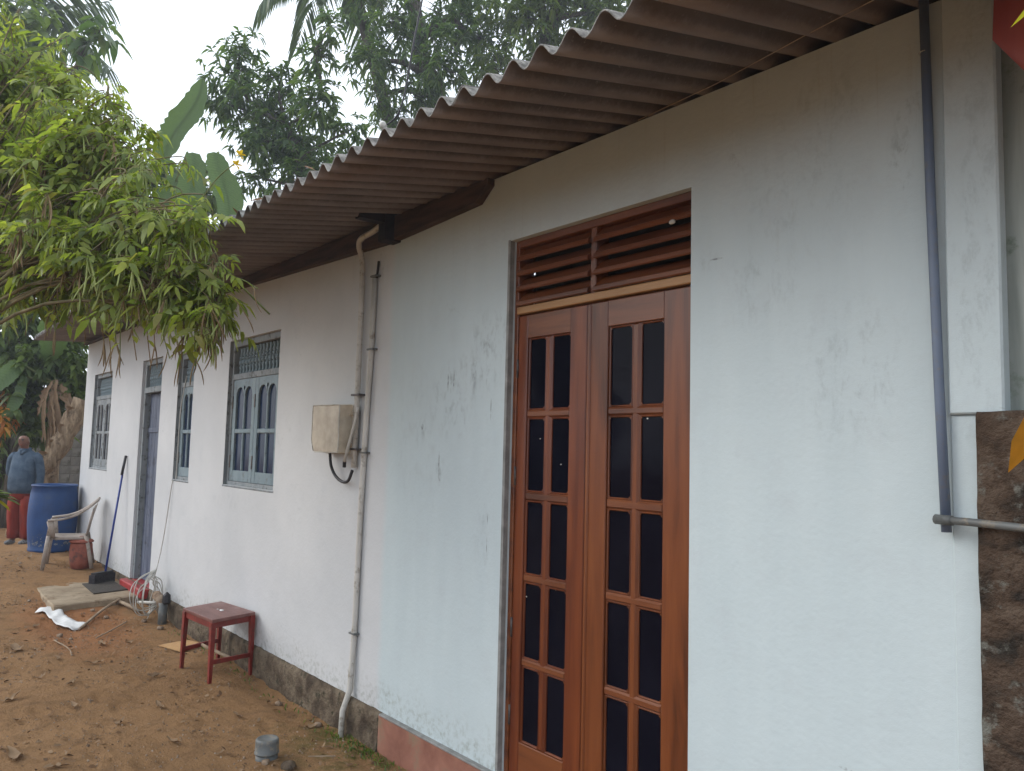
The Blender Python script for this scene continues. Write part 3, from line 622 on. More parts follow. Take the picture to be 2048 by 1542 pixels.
# ------------------------------------------------------------ fittings on the wall
t = thing('meter_box', (-5.19, 0, 1.83), 'beige translucent plastic electricity meter box with chamfered lower corner', 'meter box')
def meter_mat():
    m, nt, out = newmat('hazy plastic'); n = noise_fac(nt, 4, 5); col = ramp(nt, n, [(.3, (.50,.43,.33)), (.7, (.64,.57,.46))])
    p = nd(nt, 'ShaderNodeBsdfPrincipled', Roughness=.3); p.inputs['Specular IOR Level'].default_value = .4; nt.links.new(col, p.inputs['Base Color'])
    tr = nt.nodes.new('ShaderNodeBsdfTransparent'); tr.inputs['Color'].default_value = (.9, .82, .72, 1)
    fz = mrange(nt, noise_fac(nt, 7, 6), .3, .7, .28, .5); mx = nt.nodes.new('ShaderNodeMixShader'); nt.links.new(fz, mx.inputs[0]); nt.links.new(p.outputs[0], mx.inputs[1]); nt.links.new(tr.outputs[0], mx.inputs[2])
    nt.links.new(mx.outputs[0], out.inputs['Surface']); return m
MT['hazy'] = meter_mat()
pr = [(-5.42,2.175),(-5.42,1.92),(-5.385,1.845),(-5.36,1.835),(-4.985,1.835),(-4.985,2.18),(-5.41,2.185)]
def prism(pr, y0, y1, mb=None, sc=1.):
    mb = mb or MB(); n = len(pr); cx = sum(p[0] for p in pr)/n; cz = sum(p[1] for p in pr)/n
    vs = [(cx+(x-cx)*sc, y0, cz+(z-cz)*sc) for x, z in pr] + [(x, y1, z) for x, z in pr]
    return mb.add(vs, [tuple(range(n)), tuple(range(2*n-1, n-1, -1))] + [(i, n+i, n+(i+1) % n, (i+1) % n) for i in range(n)])
prism(pr, -.145, -.045, sc=.96).build('cover', 'hazy', t, bevel=.008)
prism(pr, -.043, -.002).build('back_box', 'hazy', t, bevel=.004)
mb = MB(); mb.box(-5.13, -5.01, -.10, -.05, 1.88, 2.1); mb.build('meter', 'pvcgrey', t, bevel=.005)
MB().box(-5.11, -5.04, -.104, -.1005, 2.03, 2.07).build('meter_window', 'dglass', t)
MB().box(-5.12, -5.03, -.1035, -.1005, 1.92, 1.985).build('rating_plate', 'cloth', t)
MB().tube([(-5.2,-.148,2.0),(-5.2,-.150,2.0)], .001, 4).build('screw', 'hinge', t)
prism(pr, -.0475, -.041, sc=1.03).build('flange', 'pvcwhite', t)
oc = [(-5.20+(x_+5.20)*.965, -.1455, 2.01+(z_-2.01)*.965) for x_, z_ in pr]; MB().tube(oc+[oc[0]], .0035, 5).build('rim', 'pvcwhite', t)
MB().box(-5.35, -5.27, -.1, -.05, 1.88, 1.96).build('fuse', 'pvcwhite', t, bevel=.005)
for z_ in (1.88, 2.10): MB().box(-4.99, -4.972, -.075, -.02, z_, z_+.03).build('clip', 'hazy', t, bevel=.003)
mb = MB(); mb.tube(spline([(-5.26,-.07,1.835),(-5.25,-.06,1.74),(-5.19,-.05,1.67),(-5.09,-.045,1.635),(-5.01,-.045,1.65),(-4.96,-.045,1.72)], 6), .011, 8)
tag(mb.build('cable', 'black', smooth=True), 'thick black cable looping below the beige meter box', 'cable')
mb = MB(); mb.tube(spline([(-4.58,-.085,3.385),(-4.75,-.08,3.36),(-4.90,-.078,3.345),(-4.95,-.07,3.30),(-4.955,-.035,3.17),(-4.955,-.03,2.8)], 6) + [(-4.96,-.03,2.2),(-4.965,-.03,1.74)], .0205, 10)
t = thing('conduit', (-4.96, 0, 1.74), 'pale conduit bending along the eaves beam and dropping beside the meter box', 'pipe')
mb.build('pipe', 'pvcwhite', t, smooth=True)
for z_ in (2.24, 1.86): MB().bar(-5.01, -4.90, z_, z_+.014, -.055, 0, .002).build('saddle_clip', 'hinge', t)
t = thing('conduit', (-4.88, 0, -.04), 'straight pale conduit running from under the eaves down into the soil', 'pipe')
mb = MB(); mb.tube([(-4.79,-.022,3.05),(-4.80,-.022,2.55),(-4.83,-.022,2.1),(-4.86,-.022,1.5),(-4.88,-.022,.6),(-4.895,-.03,.25),(-4.90,-.075,.12),(-4.905,-.08,-.12)], .0195, 10); mb.build('pipe', 'pvcwhite', t, smooth=True)
MB().tube([(-4.765,-.012,3.17),(-4.77,-.02,3.05)], .009, 6).build('wire_end', 'black', t)
for z_, xx in ((3.06, -4.79), (2.55, -4.80), (1.84, -4.845), (.62, -4.89)): MB().bar(xx-.03, xx+.045, z_, z_+.012, -.045, 0, .002).build('saddle_clip', 'pvcgrey', t)
t = thing('cable', (-5.0, -.05, 1.72), 'flat pale cable bundle slanting from the meter box to the conduit', 'cable')
mb = MB(); mb.tube(spline([(-4.90,-.05,2.16),(-4.93,-.07,2.0),(-4.99,-.08,1.84),(-5.05,-.06,1.78)], 5), .012, 6); mb.build('sheath', 'pvcwhite', t, smooth=True)
MB().tube([(-5.05,-.06,1.785),(-5.06,-.055,1.74)], .014, 6).build('plug', 'black', t)
t = thing('drain_pipe', (-1.08, -.03, 1.66), 'slim slate blue upright pipe on the wall beside the pilaster', 'pipe')
MB().tube([(-1.115,-.03,3.7),(-1.10,-.03,2.75),(-1.085,-.03,2.1),(-1.072,-.03,1.66)], .0155, 12).build('pipe', 'pvcblue', t, smooth=True)
MB().tube([(-1.112,-.03,3.25),(-1.112,-.03,3.253)], .017, 12).build('wire_tie', 'wire', t)
t = thing('water_pipe', (-1.07, -.05, 1.69), 'short grey pipe running level to the right from the foot of the blue pipe', 'pipe')
MB().tube([(-1.085,-.062,1.70),(-.98,-.075,1.70),(-.8,-.09,1.695),(-.3,-.1,1.67)], .0125, 10).build('pipe', 'pvcgrey', t, smooth=True)
MB().tube([(-1.095,-.05,1.70),(-1.04,-.068,1.70)], .016, 10).build('saddle', 'pvcgrey', t, smooth=True)
tag(MB().tube([(-2.4,-.012,3.43),(-1.9,-.1,3.40),(-1.45,-.2,3.385),(-.9,-.3,3.37)], .0022, 4).build('string', 'stick'), 'thin pale string stretched slackly below the roof sheets above the door', 'string')
t = thing('service_mast', (-4.5, -.08, 3.45), 'white bent service pipe poking up over the roof edge', 'pipe')
MB().tube(spline([(-4.5,-.1,3.44),(-4.48,-.12,3.8),(-4.46,-.16,3.93),(-4.38,-.24,3.96),(-4.30,-.28,3.92)], 5), .022, 8).build('pipe', 'pvcwhite', t, smooth=True)
tag(MB().tube(spline([(-4.33,-.26,3.92),(-4.22,-.2,4.05),(-4.12,-.16,4.6),(-3.95,-.05,5.5),(-3.5,.5,7.5)], 5), .006, 6).build('cable', 'black', smooth=True), 'thin black overhead cable rising from the roof edge towards the treetops', 'cable')

# ------------------------------------------------------------ right-hand neighbours of the house
rough_box(-.975, 1.2, -.2, 2.04, -.045, .010, .014, 'mosswall', 'boundary_wall', None, 4.).name = 'boundary_wall'
tag(bpy.data.objects['boundary_wall'], 'dark mossy laterite boundary wall at the right edge beside the pilaster', 'wall')
mb = MB(); mb.box(-.904, 1.6, .03, .25, 1.9, 4.2); tag(mb.build('neighbour_wall', 'greenwall'), 'green-stained plaster wall set back above the mossy wall', 'wall')
mb = MB(); nn_ = 10; vs = []; fs = []
for j in range(nn_+1):
    for i in range(nn_+1):
        u, v = i/nn_, j/nn_; x = -.80 + u*1.3; ztop = 3.75; zlow = 3.06 - .20*min(1, u*9) - .12*u*2
        vs.append((x, -.34 + .03*math.sin(u*14)*(1-v) + .1*v, zlow*(1-v) + ztop*v))
for j in range(nn_):
    for i in range(nn_): a = j*(nn_+1)+i; fs.append((a, a+1, a+nn_+2, a+nn_+1))
mb.add(vs, fs); o = mb.build('awning', 'tarp', smooth=True); so = o.modifiers.new('thick', 'SOLIDIFY'); so.thickness = .004
tag(o, 'red plastic awning sheet hanging in the top right corner', 'awning')

def blade(base, tip, width, mat, parent, sag=.1, name='leaf', seg=8, up=None, notch=0, fold=.15, label=None, arch=0):
    base = Vector(base); tip = Vector(tip); d = tip-base; L = d.length; dn = d.normalized()
    u = (up or Vector((0,0,1))); s = dn.cross(u); s = s.normalized() if s.length > .05 else Vector((0,1,0)); n = s.cross(dn)
    vs = []; fs = []
    for i in range(seg+1):
        t = i/seg; w = width*.5*(math.sin(PI*min(1, t*.93+.06))**.6) * (1 if i not in (0, seg) else .12)
        c = base + d*t + Vector((0,0,-1))*L*sag*t*t + Vector((.5,0,.8))*L*arch*math.sin(PI*t**.6) + (s*L*.05*math.sin(t*5+base.y*9) if arch else Vector())
        w1 = w*(1-notch*random.random()); w2 = w*(1-notch*random.random())
        vs += [c + s*w1 + n*w1*fold*2, c + s*w1*.5 + n*w1*fold*.8, c, c - s*w2*.5 + n*w2*fold*.8, c - s*w2 + n*w2*fold*2]
    for i in range(seg):
        for k in range(4): a = i*5+k; fs.append((a, a+1, a+6, a+5))
    mb = MB(); mb.add(vs, fs)
    if mat == 'banana': mb.tube([Vector(vs[i*5+2])-n*.012 for i in range(0, seg+1, 2)], .014, 5)
    return mb.build(name, mat, parent, smooth=True, **({'label': label} if label else {}))
t = thing('croton_plant', (-.1, -.75, 0), 'croton plant with broad orange leaf reaching in at the right edge', 'plant')
MB().tube(spline([(-.1,-.75,0),(-.12,-.74,1.2),(-.25,-.8,2.0),(-.2,-1.0,2.9)], 5), [.012]*16, 6).build('stem', 'twig', t)
blade((-.36,-.83,2.10), (-.60,-.905,1.895), .15, 'orangeleaf', t, .1, fold=.45); blade((-.3,-.82,2.1), (-.42,-.78,1.86), .13, 'orangeleaf', t, .1)
MB().tube([(-.2,-.8,2.0),(-.36,-.83,2.10)], .004, 5).build('stalk', 'twig', t)
blade((-.30,-1.05,2.85), (-.492,-1.16,2.66), .1, 'yellowleaf', t, .0, fold=.1); MB().tube([(-.2,-1.0,2.8),(-.30,-1.05,2.85)], .004, 5).build('stalk', 'twig', t)

# ------------------------------------------------------------ things in the yard
def ground_at(x, y, dz=0): return Vector((x, y, gz(x, y)+dz))
# stool
t = thing('stool', (-6.82, -.25, 0), 'small wooden stool painted red with a faded top, standing against the wall', 'stool')
tp = [Vector((-7.06,-.47,.455)), Vector((-6.46,-.425,.455)), Vector((-6.585,-.025,.455)), Vector((-7.19,-.10,.455))]
ctr = sum(tp, Vector())/4
mb = MB(); mb.add([p for p in tp] + [p+Vector((0,0,.026)) for p in tp], [(3,2,1,0),(4,5,6,7),(0,1,5,4),(1,2,6,5),(2,3,7,6),(3,0,4,7)]); mb.build('seat', 'stooltop', t, bevel=.004)
ft = []
for p in tp:
    q = p.lerp(ctr, .09); q.z = .455; f_ = p.lerp(ctr, .05); f_.z = gz(f_.x, f_.y)-.004; ft.append((q, f_))
    ex = (tp[1]-tp[0]).normalized(); ey = (tp[3]-tp[0]).normalized()
    vs = []
    for c, w in ((f_, .015), (q, .024)): vs += [c-ex*w-ey*w, c+ex*w-ey*w, c+ex*w+ey*w, c-ex*w+ey*w]
    MB().add(vs, [(3,2,1,0),(4,5,6,7),(0,1,5,4),(1,2,6,5),(2,3,7,6),(3,0,4,7)]).build('leg', 'stoolred', t, bevel=.002)
def plank_between(a, b, h, w, name, mat, parent):
    d = (b-a).normalized(); s = d.cross(Vector((0,0,1))).normalized()*w; z = Vector((0,0,h))
    MB().add([a-s-z, a+s-z, a+s+z, a-s+z, b-s-z, b+s-z, b+s+z, b-s+z], [(0,1,2,3),(7,6,5,4),(0,4,5,1),(1,5,6,2),(2,6,7,3),(3,7,4,0)]).build(name, mat, parent)
for i in range(4):
    j = (i+1) % 4; a = ft[i][0].copy(); b = ft[j][0].copy(); a.z = b.z = .43; plank_between(a, b, .024, .008, 'apron', 'stoolred', t)
low = [ft[i][0].lerp(ft[i][1], .66) for i in range(4)]
plank_between(low[1], low[2], .017, .009, 'stretcher', 'stoolred', t); plank_between(low[0], low[3], .017, .009, 'stretcher', 'stoolred', t)
MB().tube([(low[0]+low[3])/2, (low[1]+low[2])/2], .014, 8).build('stretcher', 'stick', t, smooth=True, label='bare round wooden rung')
mb = MB(); mb.ball((-6.78,-.24,.484), .022, 5, (1.5,.8,.25)); mb.ball((-6.85,-.25,.483), .01, 4, (1.5,.8,.25)); tag(mb.build('plaster_blob', 'cloth', smooth=True), 'small dried white blob on the red stool top', 'blob')
# slab, mat
mb = MB(); sl_ = [(-11.75,-.93),(-9.72,-.98),(-9.92,-.03),(-11.9,-.03)]; vs = []; fs = []; ring = []
for k in range(4):
    a, b = sl_[k], sl_[(k+1) % 4]
    for i in range(12):
        u = i/12; ring.append((a[0]+(b[0]-a[0])*u + random.uniform(-.012,.012), a[1]+(b[1]-a[1])*u + random.uniform(-.012,.012)))
n = len(ring); cx = sum(p[0] for p in ring)/n; cy = sum(p[1] for p in ring)/n
vs = [(x, y, -.05) for x, y in ring] + [(x, y, .103+random.uniform(-.004,.002)) for x, y in ring] + [(x+(cx-x)*.02, y+(cy-y)*.02, .115) for x, y in ring]
fs = [(i, (i+1) % n, n+(i+1) % n, n+i) for i in range(n)] + [(n+i, n+(i+1) % n, 2*n+(i+1) % n, 2*n+i) for i in range(n)] + [tuple(range(2*n, 3*n))]
tag(mb.add(vs, fs).build('concrete_slab', 'slab'), 'worn concrete slab lying in front of the blue side door', 'slab')
mb = MB(); mb.add([(-10.97,-.46,.117),(-10.2,-.49,.117),(-10.3,-.1,.117),(-11.02,-.1,.117)]+[(-10.97,-.46,.129),(-10.2,-.49,.129),(-10.3,-.1,.129),(-11.02,-.1,.129)], [(3,2,1,0),(4,5,6,7),(0,1,5,4),(1,2,6,5),(2,3,7,6),(3,0,4,7)])
tag(mb.build('doormat', 'mat', bevel=.003), 'dark grey doormat lying on the concrete slab', 'doormat')
# broom
t = thing('push_broom', (-11.0, -.2, .1), 'long blue-handled broom with dark brush head leaning on the wall', 'broom')
MB().tube([(-11.12,-.02,1.70),(-11.1,-.06,1.45)], .017, 8).build('grip', 'black', t, smooth=True)
MB().tube([(-11.12,-.025,1.68),(-11.0,-.2,.24)], .013, 8).build('handle', 'broomblue', t, smooth=True)
Mx = Matrix.Translation((-10.98,-.24,.1)) @ Matrix.Rotation(R(-55), 4, 'Z')
mb = MB(Mx); mb.bar(-.17, .17, .0, .13, -.05, .05, .012); mb.build('brush_head', 'brush', t)
MB(Mx).bar(-.15, .15, .13, .155, -.035, .035, .008).build('brush_block', 'black', t)
# clay pot
t = thing('clay_pot', (-11.95, -.28, .1), 'red-brown clay pot with a lid under the plastic chair', 'pot')
pz = gz(-11.95,-.3)
MB().lathe([(.08,0),(.11,.01),(.13,.1),(.14,.22),(.135,.32),(.12,.35)], (-11.95,-.3,pz), 18).build('body', 'terracotta', t, smooth=True)
MB().lathe([(.145,.35),(.15,.365),(.13,.385),(.06,.395),(.03,.40),(.03,.425),(.02,.43)], (-11.95,-.3,pz), 18).build('lid', 'terracotta', t, smooth=True)
# plastic armchair, back to the wall
cz = gz(-12.1, -.35); t = thing('plastic_armchair', (-12.15, -.35, cz), 'dirty beige plastic armchair with its back to the white wall', 'chair')
Mc = Matrix.Translation((-12.12, -.42, cz)) @ Matrix.Rotation(R(-14), 4, 'Z')      # local: faces -y, x along the wall
def flatbar(pts, w, th, name, mat, side=Vector((1,0,0)), smooth=True):
    pts = [Vector(p) for p in pts]; vs = []; fs = []; ws = w if isinstance(w, (list, tuple)) else [w]*len(pts); N = 8
    for i, p in enumerate(pts):
        d = (pts[min(i+1, len(pts)-1)]-pts[max(i-1, 0)]).normalized(); s = (side - d*side.dot(d)).normalized(); n = d.cross(s)
        for k in range(N):
            a = 2*PI*(k+.5)/N; ca = math.copysign(abs(math.cos(a))**.5, math.cos(a)); sa = math.copysign(abs(math.sin(a))**.5, math.sin(a)); vs.append(p + s*ca*ws[i]/2 + n*sa*th/2)
    for i in range(len(pts)-1):
        for k in range(N): fs.append((i*N+k, i*N+(k+1) % N, (i+1)*N+(k+1) % N, (i+1)*N+k))
    fs += [tuple(range(N-1, -1, -1)), tuple((len(pts)-1)*N+k for k in range(N))]
    return MB(Mc).add(vs, fs).build(name, mat, t, smooth=smooth)
mb = MB(Mc); vs = []; fs = []; NS = 8
for j in range(NS+1):
    for i in range(NS+1):
        u, v = i/NS*2-1, j/NS; wx = .235*(1-.10*v); y = -.24+.46*v
        vs.append((u*wx, y, .43 - .018*(1-u*u)*math.sin(PI*v) - .012*v + (-.02 if j == 0 else 0)))
for j in range(NS):
    for i in range(NS): a = j*(NS+1)+i; fs.append((a, a+1, a+NS+2, a+NS+1))
mb.add(vs, fs); o = mb.build('seat', 'chair', t, smooth=True); q = o.modifiers.new('thick', 'SOLIDIFY'); q.thickness = .04
for sx in (-1, 1):
    flatbar([(sx*.235,-.225,.44),(sx*.25,-.245,.25),(sx*.27,-.27,0)], [.12,.085,.055], .05, 'leg', 'chair')
    flatbar([(sx*.21,.21,.43),(sx*.225,.26,.2),(sx*.24,.30,0)], [.10,.075,.05], .05, 'leg', 'chair')
    flatbar([(sx*.245,-.20,.42),(sx*.268,-.20,.55),(sx*.275,-.215,.635)], [.11,.075,.085], .04, 'arm_post', 'chair', Vector((0,1,0)))
    flatbar(spline([(sx*.275,-.24,.64),(sx*.285,-.05,.665),(sx*.275,.10,.72),(sx*.235,.24,.82),(sx*.13,.31,.885),(0,.325,.90)], 5), .07, .03, 'armrest', 'chair', Vector((sx,0,.1)))
    flatbar([(sx*.19,.21,.42),(sx*.20,.24,.6),(sx*.19,.285,.80)], .075, .025, 'back_post', 'chair')
    flatbar([(sx*.07,.22,.42),(sx*.075,.25,.6),(sx*.07,.31,.84)], .065, .012, 'back_slat', 'chair')
# barrel
bx, by = -13.72, -.36; bz = gz(bx, by)-.01; H_ = 1.02
t = thing('plastic_barrel', (bx, by, bz), 'large blue plastic barrel at the corner of the house', 'barrel')
MB().lathe([(.29,0),(.305,.015),(.305,.045),(.298,.06),(.315,.2),(.33,.38),(.335,.52),(.33,.68),(.315,.86),(.295,.955),(.31,.965),(.315,.985),(.30,.995),(.27,.985),(.26,.95),(.25,.4)], (bx, by, bz), 32).build('drum', 'barrel', t, smooth=True)
mb = MB()
for i in range(55):
    a = R(random.uniform(-75, 45)); z = bz+.10+abs(random.gauss(0,.05)); r = .3105+(.02 if z-bz > .17 else .004)*.6
    r = .30 + (.315-.298)*max(0, (z-bz-.06)/.14) + .002; s_ = random.uniform(.006,.02); p = Vector((bx+r*math.cos(a), by+r*math.sin(a), z)); tu = Vector((-math.sin(a), math.cos(a), 0))
    mb.add([p-tu*s_+Vector((0,0,-s_*.6)), p+tu*s_*.8+Vector((0,0,-s_)), p+tu*s_*.6+Vector((0,0,s_)), p-tu*s_+Vector((0,0,s_*.5))], [(0,1,2,3)])
mb.build('paint_or_glint_fleck', 'chip', t, kind='stuff')
# cloth
mb = MB(); vs = []; fs = []; N = 14
A_, B_, C_, D_ = (-9.83,-1.13), (-9.98,-.99), (-9.14,-.78), (-9.05,-.93)
for j in range(7):
    for i in range(N+1):
        u, v = i/N, j/6; x = (A_[0]*(1-v)+B_[0]*v)*(1-u)+(D_[0]*(1-v)+C_[0]*v)*u; y = (A_[1]*(1-v)+B_[1]*v)*(1-u)+(D_[1]*(1-v)+C_[1]*v)*u + .03*math.sin(u*7)
        vs.append((x, y, gz(x, y)+.02+.016*abs(math.sin(u*9+v*2))+.014*noise.noise(Vector((x*8,y*8,0)))))
for j in range(6):
    for i in range(N): a = j*(N+1)+i; fs.append((a, a+1, a+N+2, a+N+1))
o = mb.add(vs, fs).build('cloth', 'cloth', smooth=True); o.modifiers.new('thick', 'SOLIDIFY').thickness = .004; tag(o, 'crumpled white sheet of sacking lying on the red earth', 'cloth')
# sticks, cardboard
def stick(pts, r, label, name='stick'): tag(MB().tube(spline([ground_at(x, y, dz) for x, y, dz in pts], 4), r, 6).build(name, 'stick', smooth=True), label, 'stick')
stick([(-9.0,-.86,.02),(-9.5,-.53,.04),(-10.0,-.2,.05),(-10.2,.0,.07)], .014, 'long pale pole lying along the near edge of the concrete slab')
stick([(-8.55,-.80,.02),(-8.75,-.62,.03),(-9.0,-.42,.02)], .007, 'thin crooked stick between the white sacking and the red stool')
stick([(-9.95,-.3,.02),(-9.6,-.28,.04),(-9.4,-.2,.02)], .02, 'short thick stick below the red doorstep')
stick([(-4.55,-.48,.02),(-4.45,-.35,.03)], .004, 'thin pale stick beside the grey pipe cap')
stick([(-8.6,-1.15,.015),(-8.2,-1.1,.02),(-7.9,-1.13,.015)], .005, 'thin twig among dry leaves at left on the ground')
mb = MB(); c4 = [(-7.92,-.40),(-7.60,-.30),(-7.72,-.10),(-8.0,-.12)]; vs = [(x, y, gz(x, y)+.012+.02*(i == 2)) for i, (x, y) in enumerate(c4)]; vs += [(a, b, c+.008) for a, b, c in vs]
tag(mb.add(vs, [(3,2,1,0),(4,5,6,7),(0,1,5,4),(1,2,6,5),(2,3,7,6),(3,0,4,7)]).build('cardboard', 'card'), 'flat tan piece of board lying left of the red stool', 'board')
# pipe cap
cx, cy = -4.74, -.66; cz = gz(cx, cy)
t = thing('pipe_cap', (cx, cy, cz), 'grey plastic pipe stub with domed cap sticking out of the soil', 'pipe cap')
MB().lathe([(.066,-.05),(.066,.03)], (cx, cy, cz), 24).build('pipe', 'pvcgrey', t, smooth=True)
MB().lathe([(.070,.03),(.073,.033),(.073,.04),(.069,.043),(.069,.098),(.068,.110),(.063,.117),(.055,.119),(.053,.1165),(.001,.1165)], (cx, cy, cz), 28).build('cap', 'pvcgrey', t, smooth=True)
# coil of cable with drop line from the narrow window
t = thing('cable_coil', (-9.15, -.05, .3), 'pale cable hanging from the narrow window in a loose coil by the wall foot', 'cable')
mb = MB(); mb.tube(spline([(-8.98,.03,2.62),(-9.09,.02,2.2),(-9.11,.02,1.5),(-9.12,-.012,1.45),(-9.2,-.03,1.0),(-9.25,-.05,.7),(-9.2,-.1,.50)], 6), .0055, 5)
mb.build('drop_line', 'wire', t, smooth=True)
for k in range(6):
    ang = R(random.uniform(-75, -25)); hx_, hy_ = math.cos(ang), math.sin(ang); cxx = -9.08+random.uniform(-.08,.05); cyy = -.20+random.uniform(-.03,.02); czz = .26+random.uniform(-.06,.05); rx = random.uniform(.13,.23); rz = random.uniform(.14,.23); ph = random.uniform(0, 6)
    cc = [(-9.2,-.1,.50)] + [(cxx+hx_*rx*math.sin(a_)+.015*math.sin(3*a_+ph), min(-.03, cyy+hy_*rx*math.sin(a_)), max(.03, czz+rz*math.cos(a_))) for a_ in [R(20+i*32) for i in range(11)]] + [(-9.2,-.1,.50)]
    MB().tube(spline(cc, 4), .0055, 5, False).build('loop', 'wire', t, smooth=True)
MB().tube(spline([(-9.2,-.08,.4),(-9.3,-.12,.15),(-9.15,-.16,.05),(-9.05,-.22,.0),(-9.1,-.3,-.0)], 5), .004, 5).build('tail', 'wire', t, smooth=True)
t = thing('drain_fitting', (-8.95, -.1, .05), 'grey pipe fitting with elbow at the wall foot behind the cable coil', 'pipe fitting')
MB().tube([(-8.85,-.11,-.05),(-8.85,-.11,.2)], .045, 12).build('pipe', 'pvcgrey', t, smooth=True)
MB().tube([(-8.85,-.11,.15),(-8.95,-.11,.22),(-9.1,-.11,.24)], .05, 12).build('elbow', 'stone', t, smooth=True)
MB().tube([(-9.1,-.11,.16),(-9.45,-.2,.12)], .016, 8).build('side_pipe', 'pvcwhite', t, smooth=True)
MB().lathe([(.03,0),(.045,.02),(.04,.09),(.01,.12)], (-8.78,-.1,.2), 8).build('valve', 'black', t)

# ------------------------------------------------------------ person
th = R(50); px, py = -14.85, -.62; pz = gz(px, py)
per = thing('person', (px, py, pz), 'bald man in grey-blue long-sleeved shirt and brick red trousers standing behind the barrel', 'person')
Mp = Matrix.Translation((px, py, pz)) @ Matrix.Rotation(th, 4, 'Z') @ Matrix.Scale(1.02, 4)
def skin(name, verts, edges, mat, root, sub=2):
    me = bpy.data.meshes.new(name); me.from_pydata([tuple(Mp @ Vector(v[0])) for v in verts], edges, []); me.materials.append(MT[mat])
    o = place(name, me, per); o.modifiers.new('skin', 'SKIN'); sk = me.skin_vertices[0].data
    for i, v in enumerate(verts):
        r_ = v[1]; sk[i].radius = (r_, r_) if not isinstance(r_, tuple) else r_
    for s_ in sk: s_.use_root = False
    sk[root].use_root = True; o.modifiers['skin'].use_smooth_shade = True
    q = o.modifiers.new('sub', 'SUBSURF'); q.levels = sub; q.render_levels = sub; return o
hx = -.02; V_ = [((0,0,.92),.12),((0,.0,1.08),.12),((0,.01,1.28),.11),((0,.0,1.40),.06),((0,-.01,1.47),.055),((0,-.03,1.53),.055),((-.01,-.05,1.585),.078),((-.012,-.045,1.65),.083),((-.012,-.03,1.70),.055)]
E_ = [(i, i+1) for i in range(8)]
def chain(a, pts):
    global V_, E_
    for p in pts: V_.append(p); E_.append((a, len(V_)-1)); a = len(V_)-1
    return a
hands = []
for s_ in (-1, 1):
    if s_ == 1: arm = [((.15,0,1.37),.045),((.24,.02,1.12),.045),((.27,-.03,.90),.032),((.275,-.045,.84),.03)]
    else: arm = [((-.15,0,1.37),.045),((-.26,.07,1.14),.045),((-.22,.16,.95),.032),((-.20,.17,.90),.03)]
    h = chain(3, arm); base = Vector(arm[-1][0]); prev = Vector(arm[-2][0]); d = (base-prev).normalized()
    for k in range(4): chain(h, [(tuple(base + d*.03 + Vector((.0,-.027+.018*k,0))), .0095), (tuple(base + d*(.065+.008*(k in (1,2))) + Vector((-.004*s_,-.028+.018*k,0))), .0085), (tuple(base + d*(.09+.01*(k in (1,2))) + Vector((-.014*s_,-.028+.018*k,0))), .007)])
    chain(h, [(tuple(base + Vector((0,-.035,-.01))), .01), (tuple(base + d*.04 + Vector((0,-.052,0))), .009)])
    leg = chain(0, [((s_*.09,0,.86),.095),((s_*.095,-.02,.47),.06),((s_*.10,.02,.09),.038)]); chain(leg, [((s_*.105,-.06,.045),.035),((s_*.11,-.14,.03),.025)])
chain(6, [((-.016,-.125,1.585),.02)]); chain(6, [((.068,-.03,1.59),.016)]); chain(6, [((-.092,-.03,1.59),.016)])
skin('body', V_, E_, 'skin', 0)
def loft(secs, name, mat, N=18, wr=.004, sub=1):
    mb = MB(Mp); vs = []; fs = []
    for j, (c, rx, ry) in enumerate(secs):
        for k in range(N):
            a = 2*PI*k/N; q = 1 + wr*math.sin(5*a+j*1.3)/max(rx, .05) + wr*noise.noise(Vector((math.cos(a)*2, math.sin(a)*2, j*.8)))/max(rx, .05)*2
            vs.append((c[0]+rx*q*math.cos(a), c[1]+ry*q*math.sin(a), c[2]))
    for j in range(len(secs)-1):
        for k in range(N): fs.append((j*N+k, j*N+(k+1) % N, (j+1)*N+(k+1) % N, (j+1)*N+k))
    fs += [tuple(range(N-1, -1, -1)), tuple((len(secs)-1)*N+k for k in range(N))]
    return mb.add(vs, fs), name, mat
sh, _, _ = loft([((0,-.02,.80),.20,.15),((0,-.025,.88),.205,.165),((0,-.04,.98),.20,.175),((0,-.04,1.08),.195,.172),((0,-.02,1.2),.20,.155),((0,0,1.3),.205,.14),((0,.01,1.38),.19,.12),((0,.01,1.43),.155,.10),((0,.0,1.47),.09,.08),((0,-.01,1.50),.068,.068)], 'shirt', 'shirt', wr=.005)
for sg, pts_ in ((1, [(.14,.01,1.39),(.20,.01,1.33),(.245,.02,1.14),(.262,.0,1.0),(.272,-.025,.9)]), (-1, [(-.14,.01,1.39),(-.20,.01,1.33),(-.265,.07,1.14),(-.25,.12,1.04),(-.22,.16,.94)])):
    sh.tube(spline(pts_, 4), [.07,.073,.075,.075,.073,.07,.068,.066,.064,.062,.058,.056,.054,.052,.05,.045,.044][:len(spline(pts_, 4))], 12)
sh.build('shirt', 'shirt', per, smooth=True)
tr, _, _ = loft([((0,.0,.70),.17,.13),((0,-.005,.78),.18,.14),((0,-.01,.88),.185,.145),((0,-.01,.95),.17,.13)], 'trousers', 'trouser')
for sg in (-1, 1):
    l2, _, _ = loft([((sg*.10,.02,.10),.085,.095),((sg*.10,.015,.2),.088,.1),((sg*.10,-.01,.42),.092,.105),((sg*.097,-.01,.6),.098,.115),((sg*.09,-.0,.76),.10,.125)], 'l', 'trouser', 14, .008)
    n_ = len(tr.v); tr.v += l2.v; tr.f += [tuple(i+n_ for i in f) for f in l2.f]; tr.mi += l2.mi
tr.build('trousers', 'trouser', per, smooth=True)
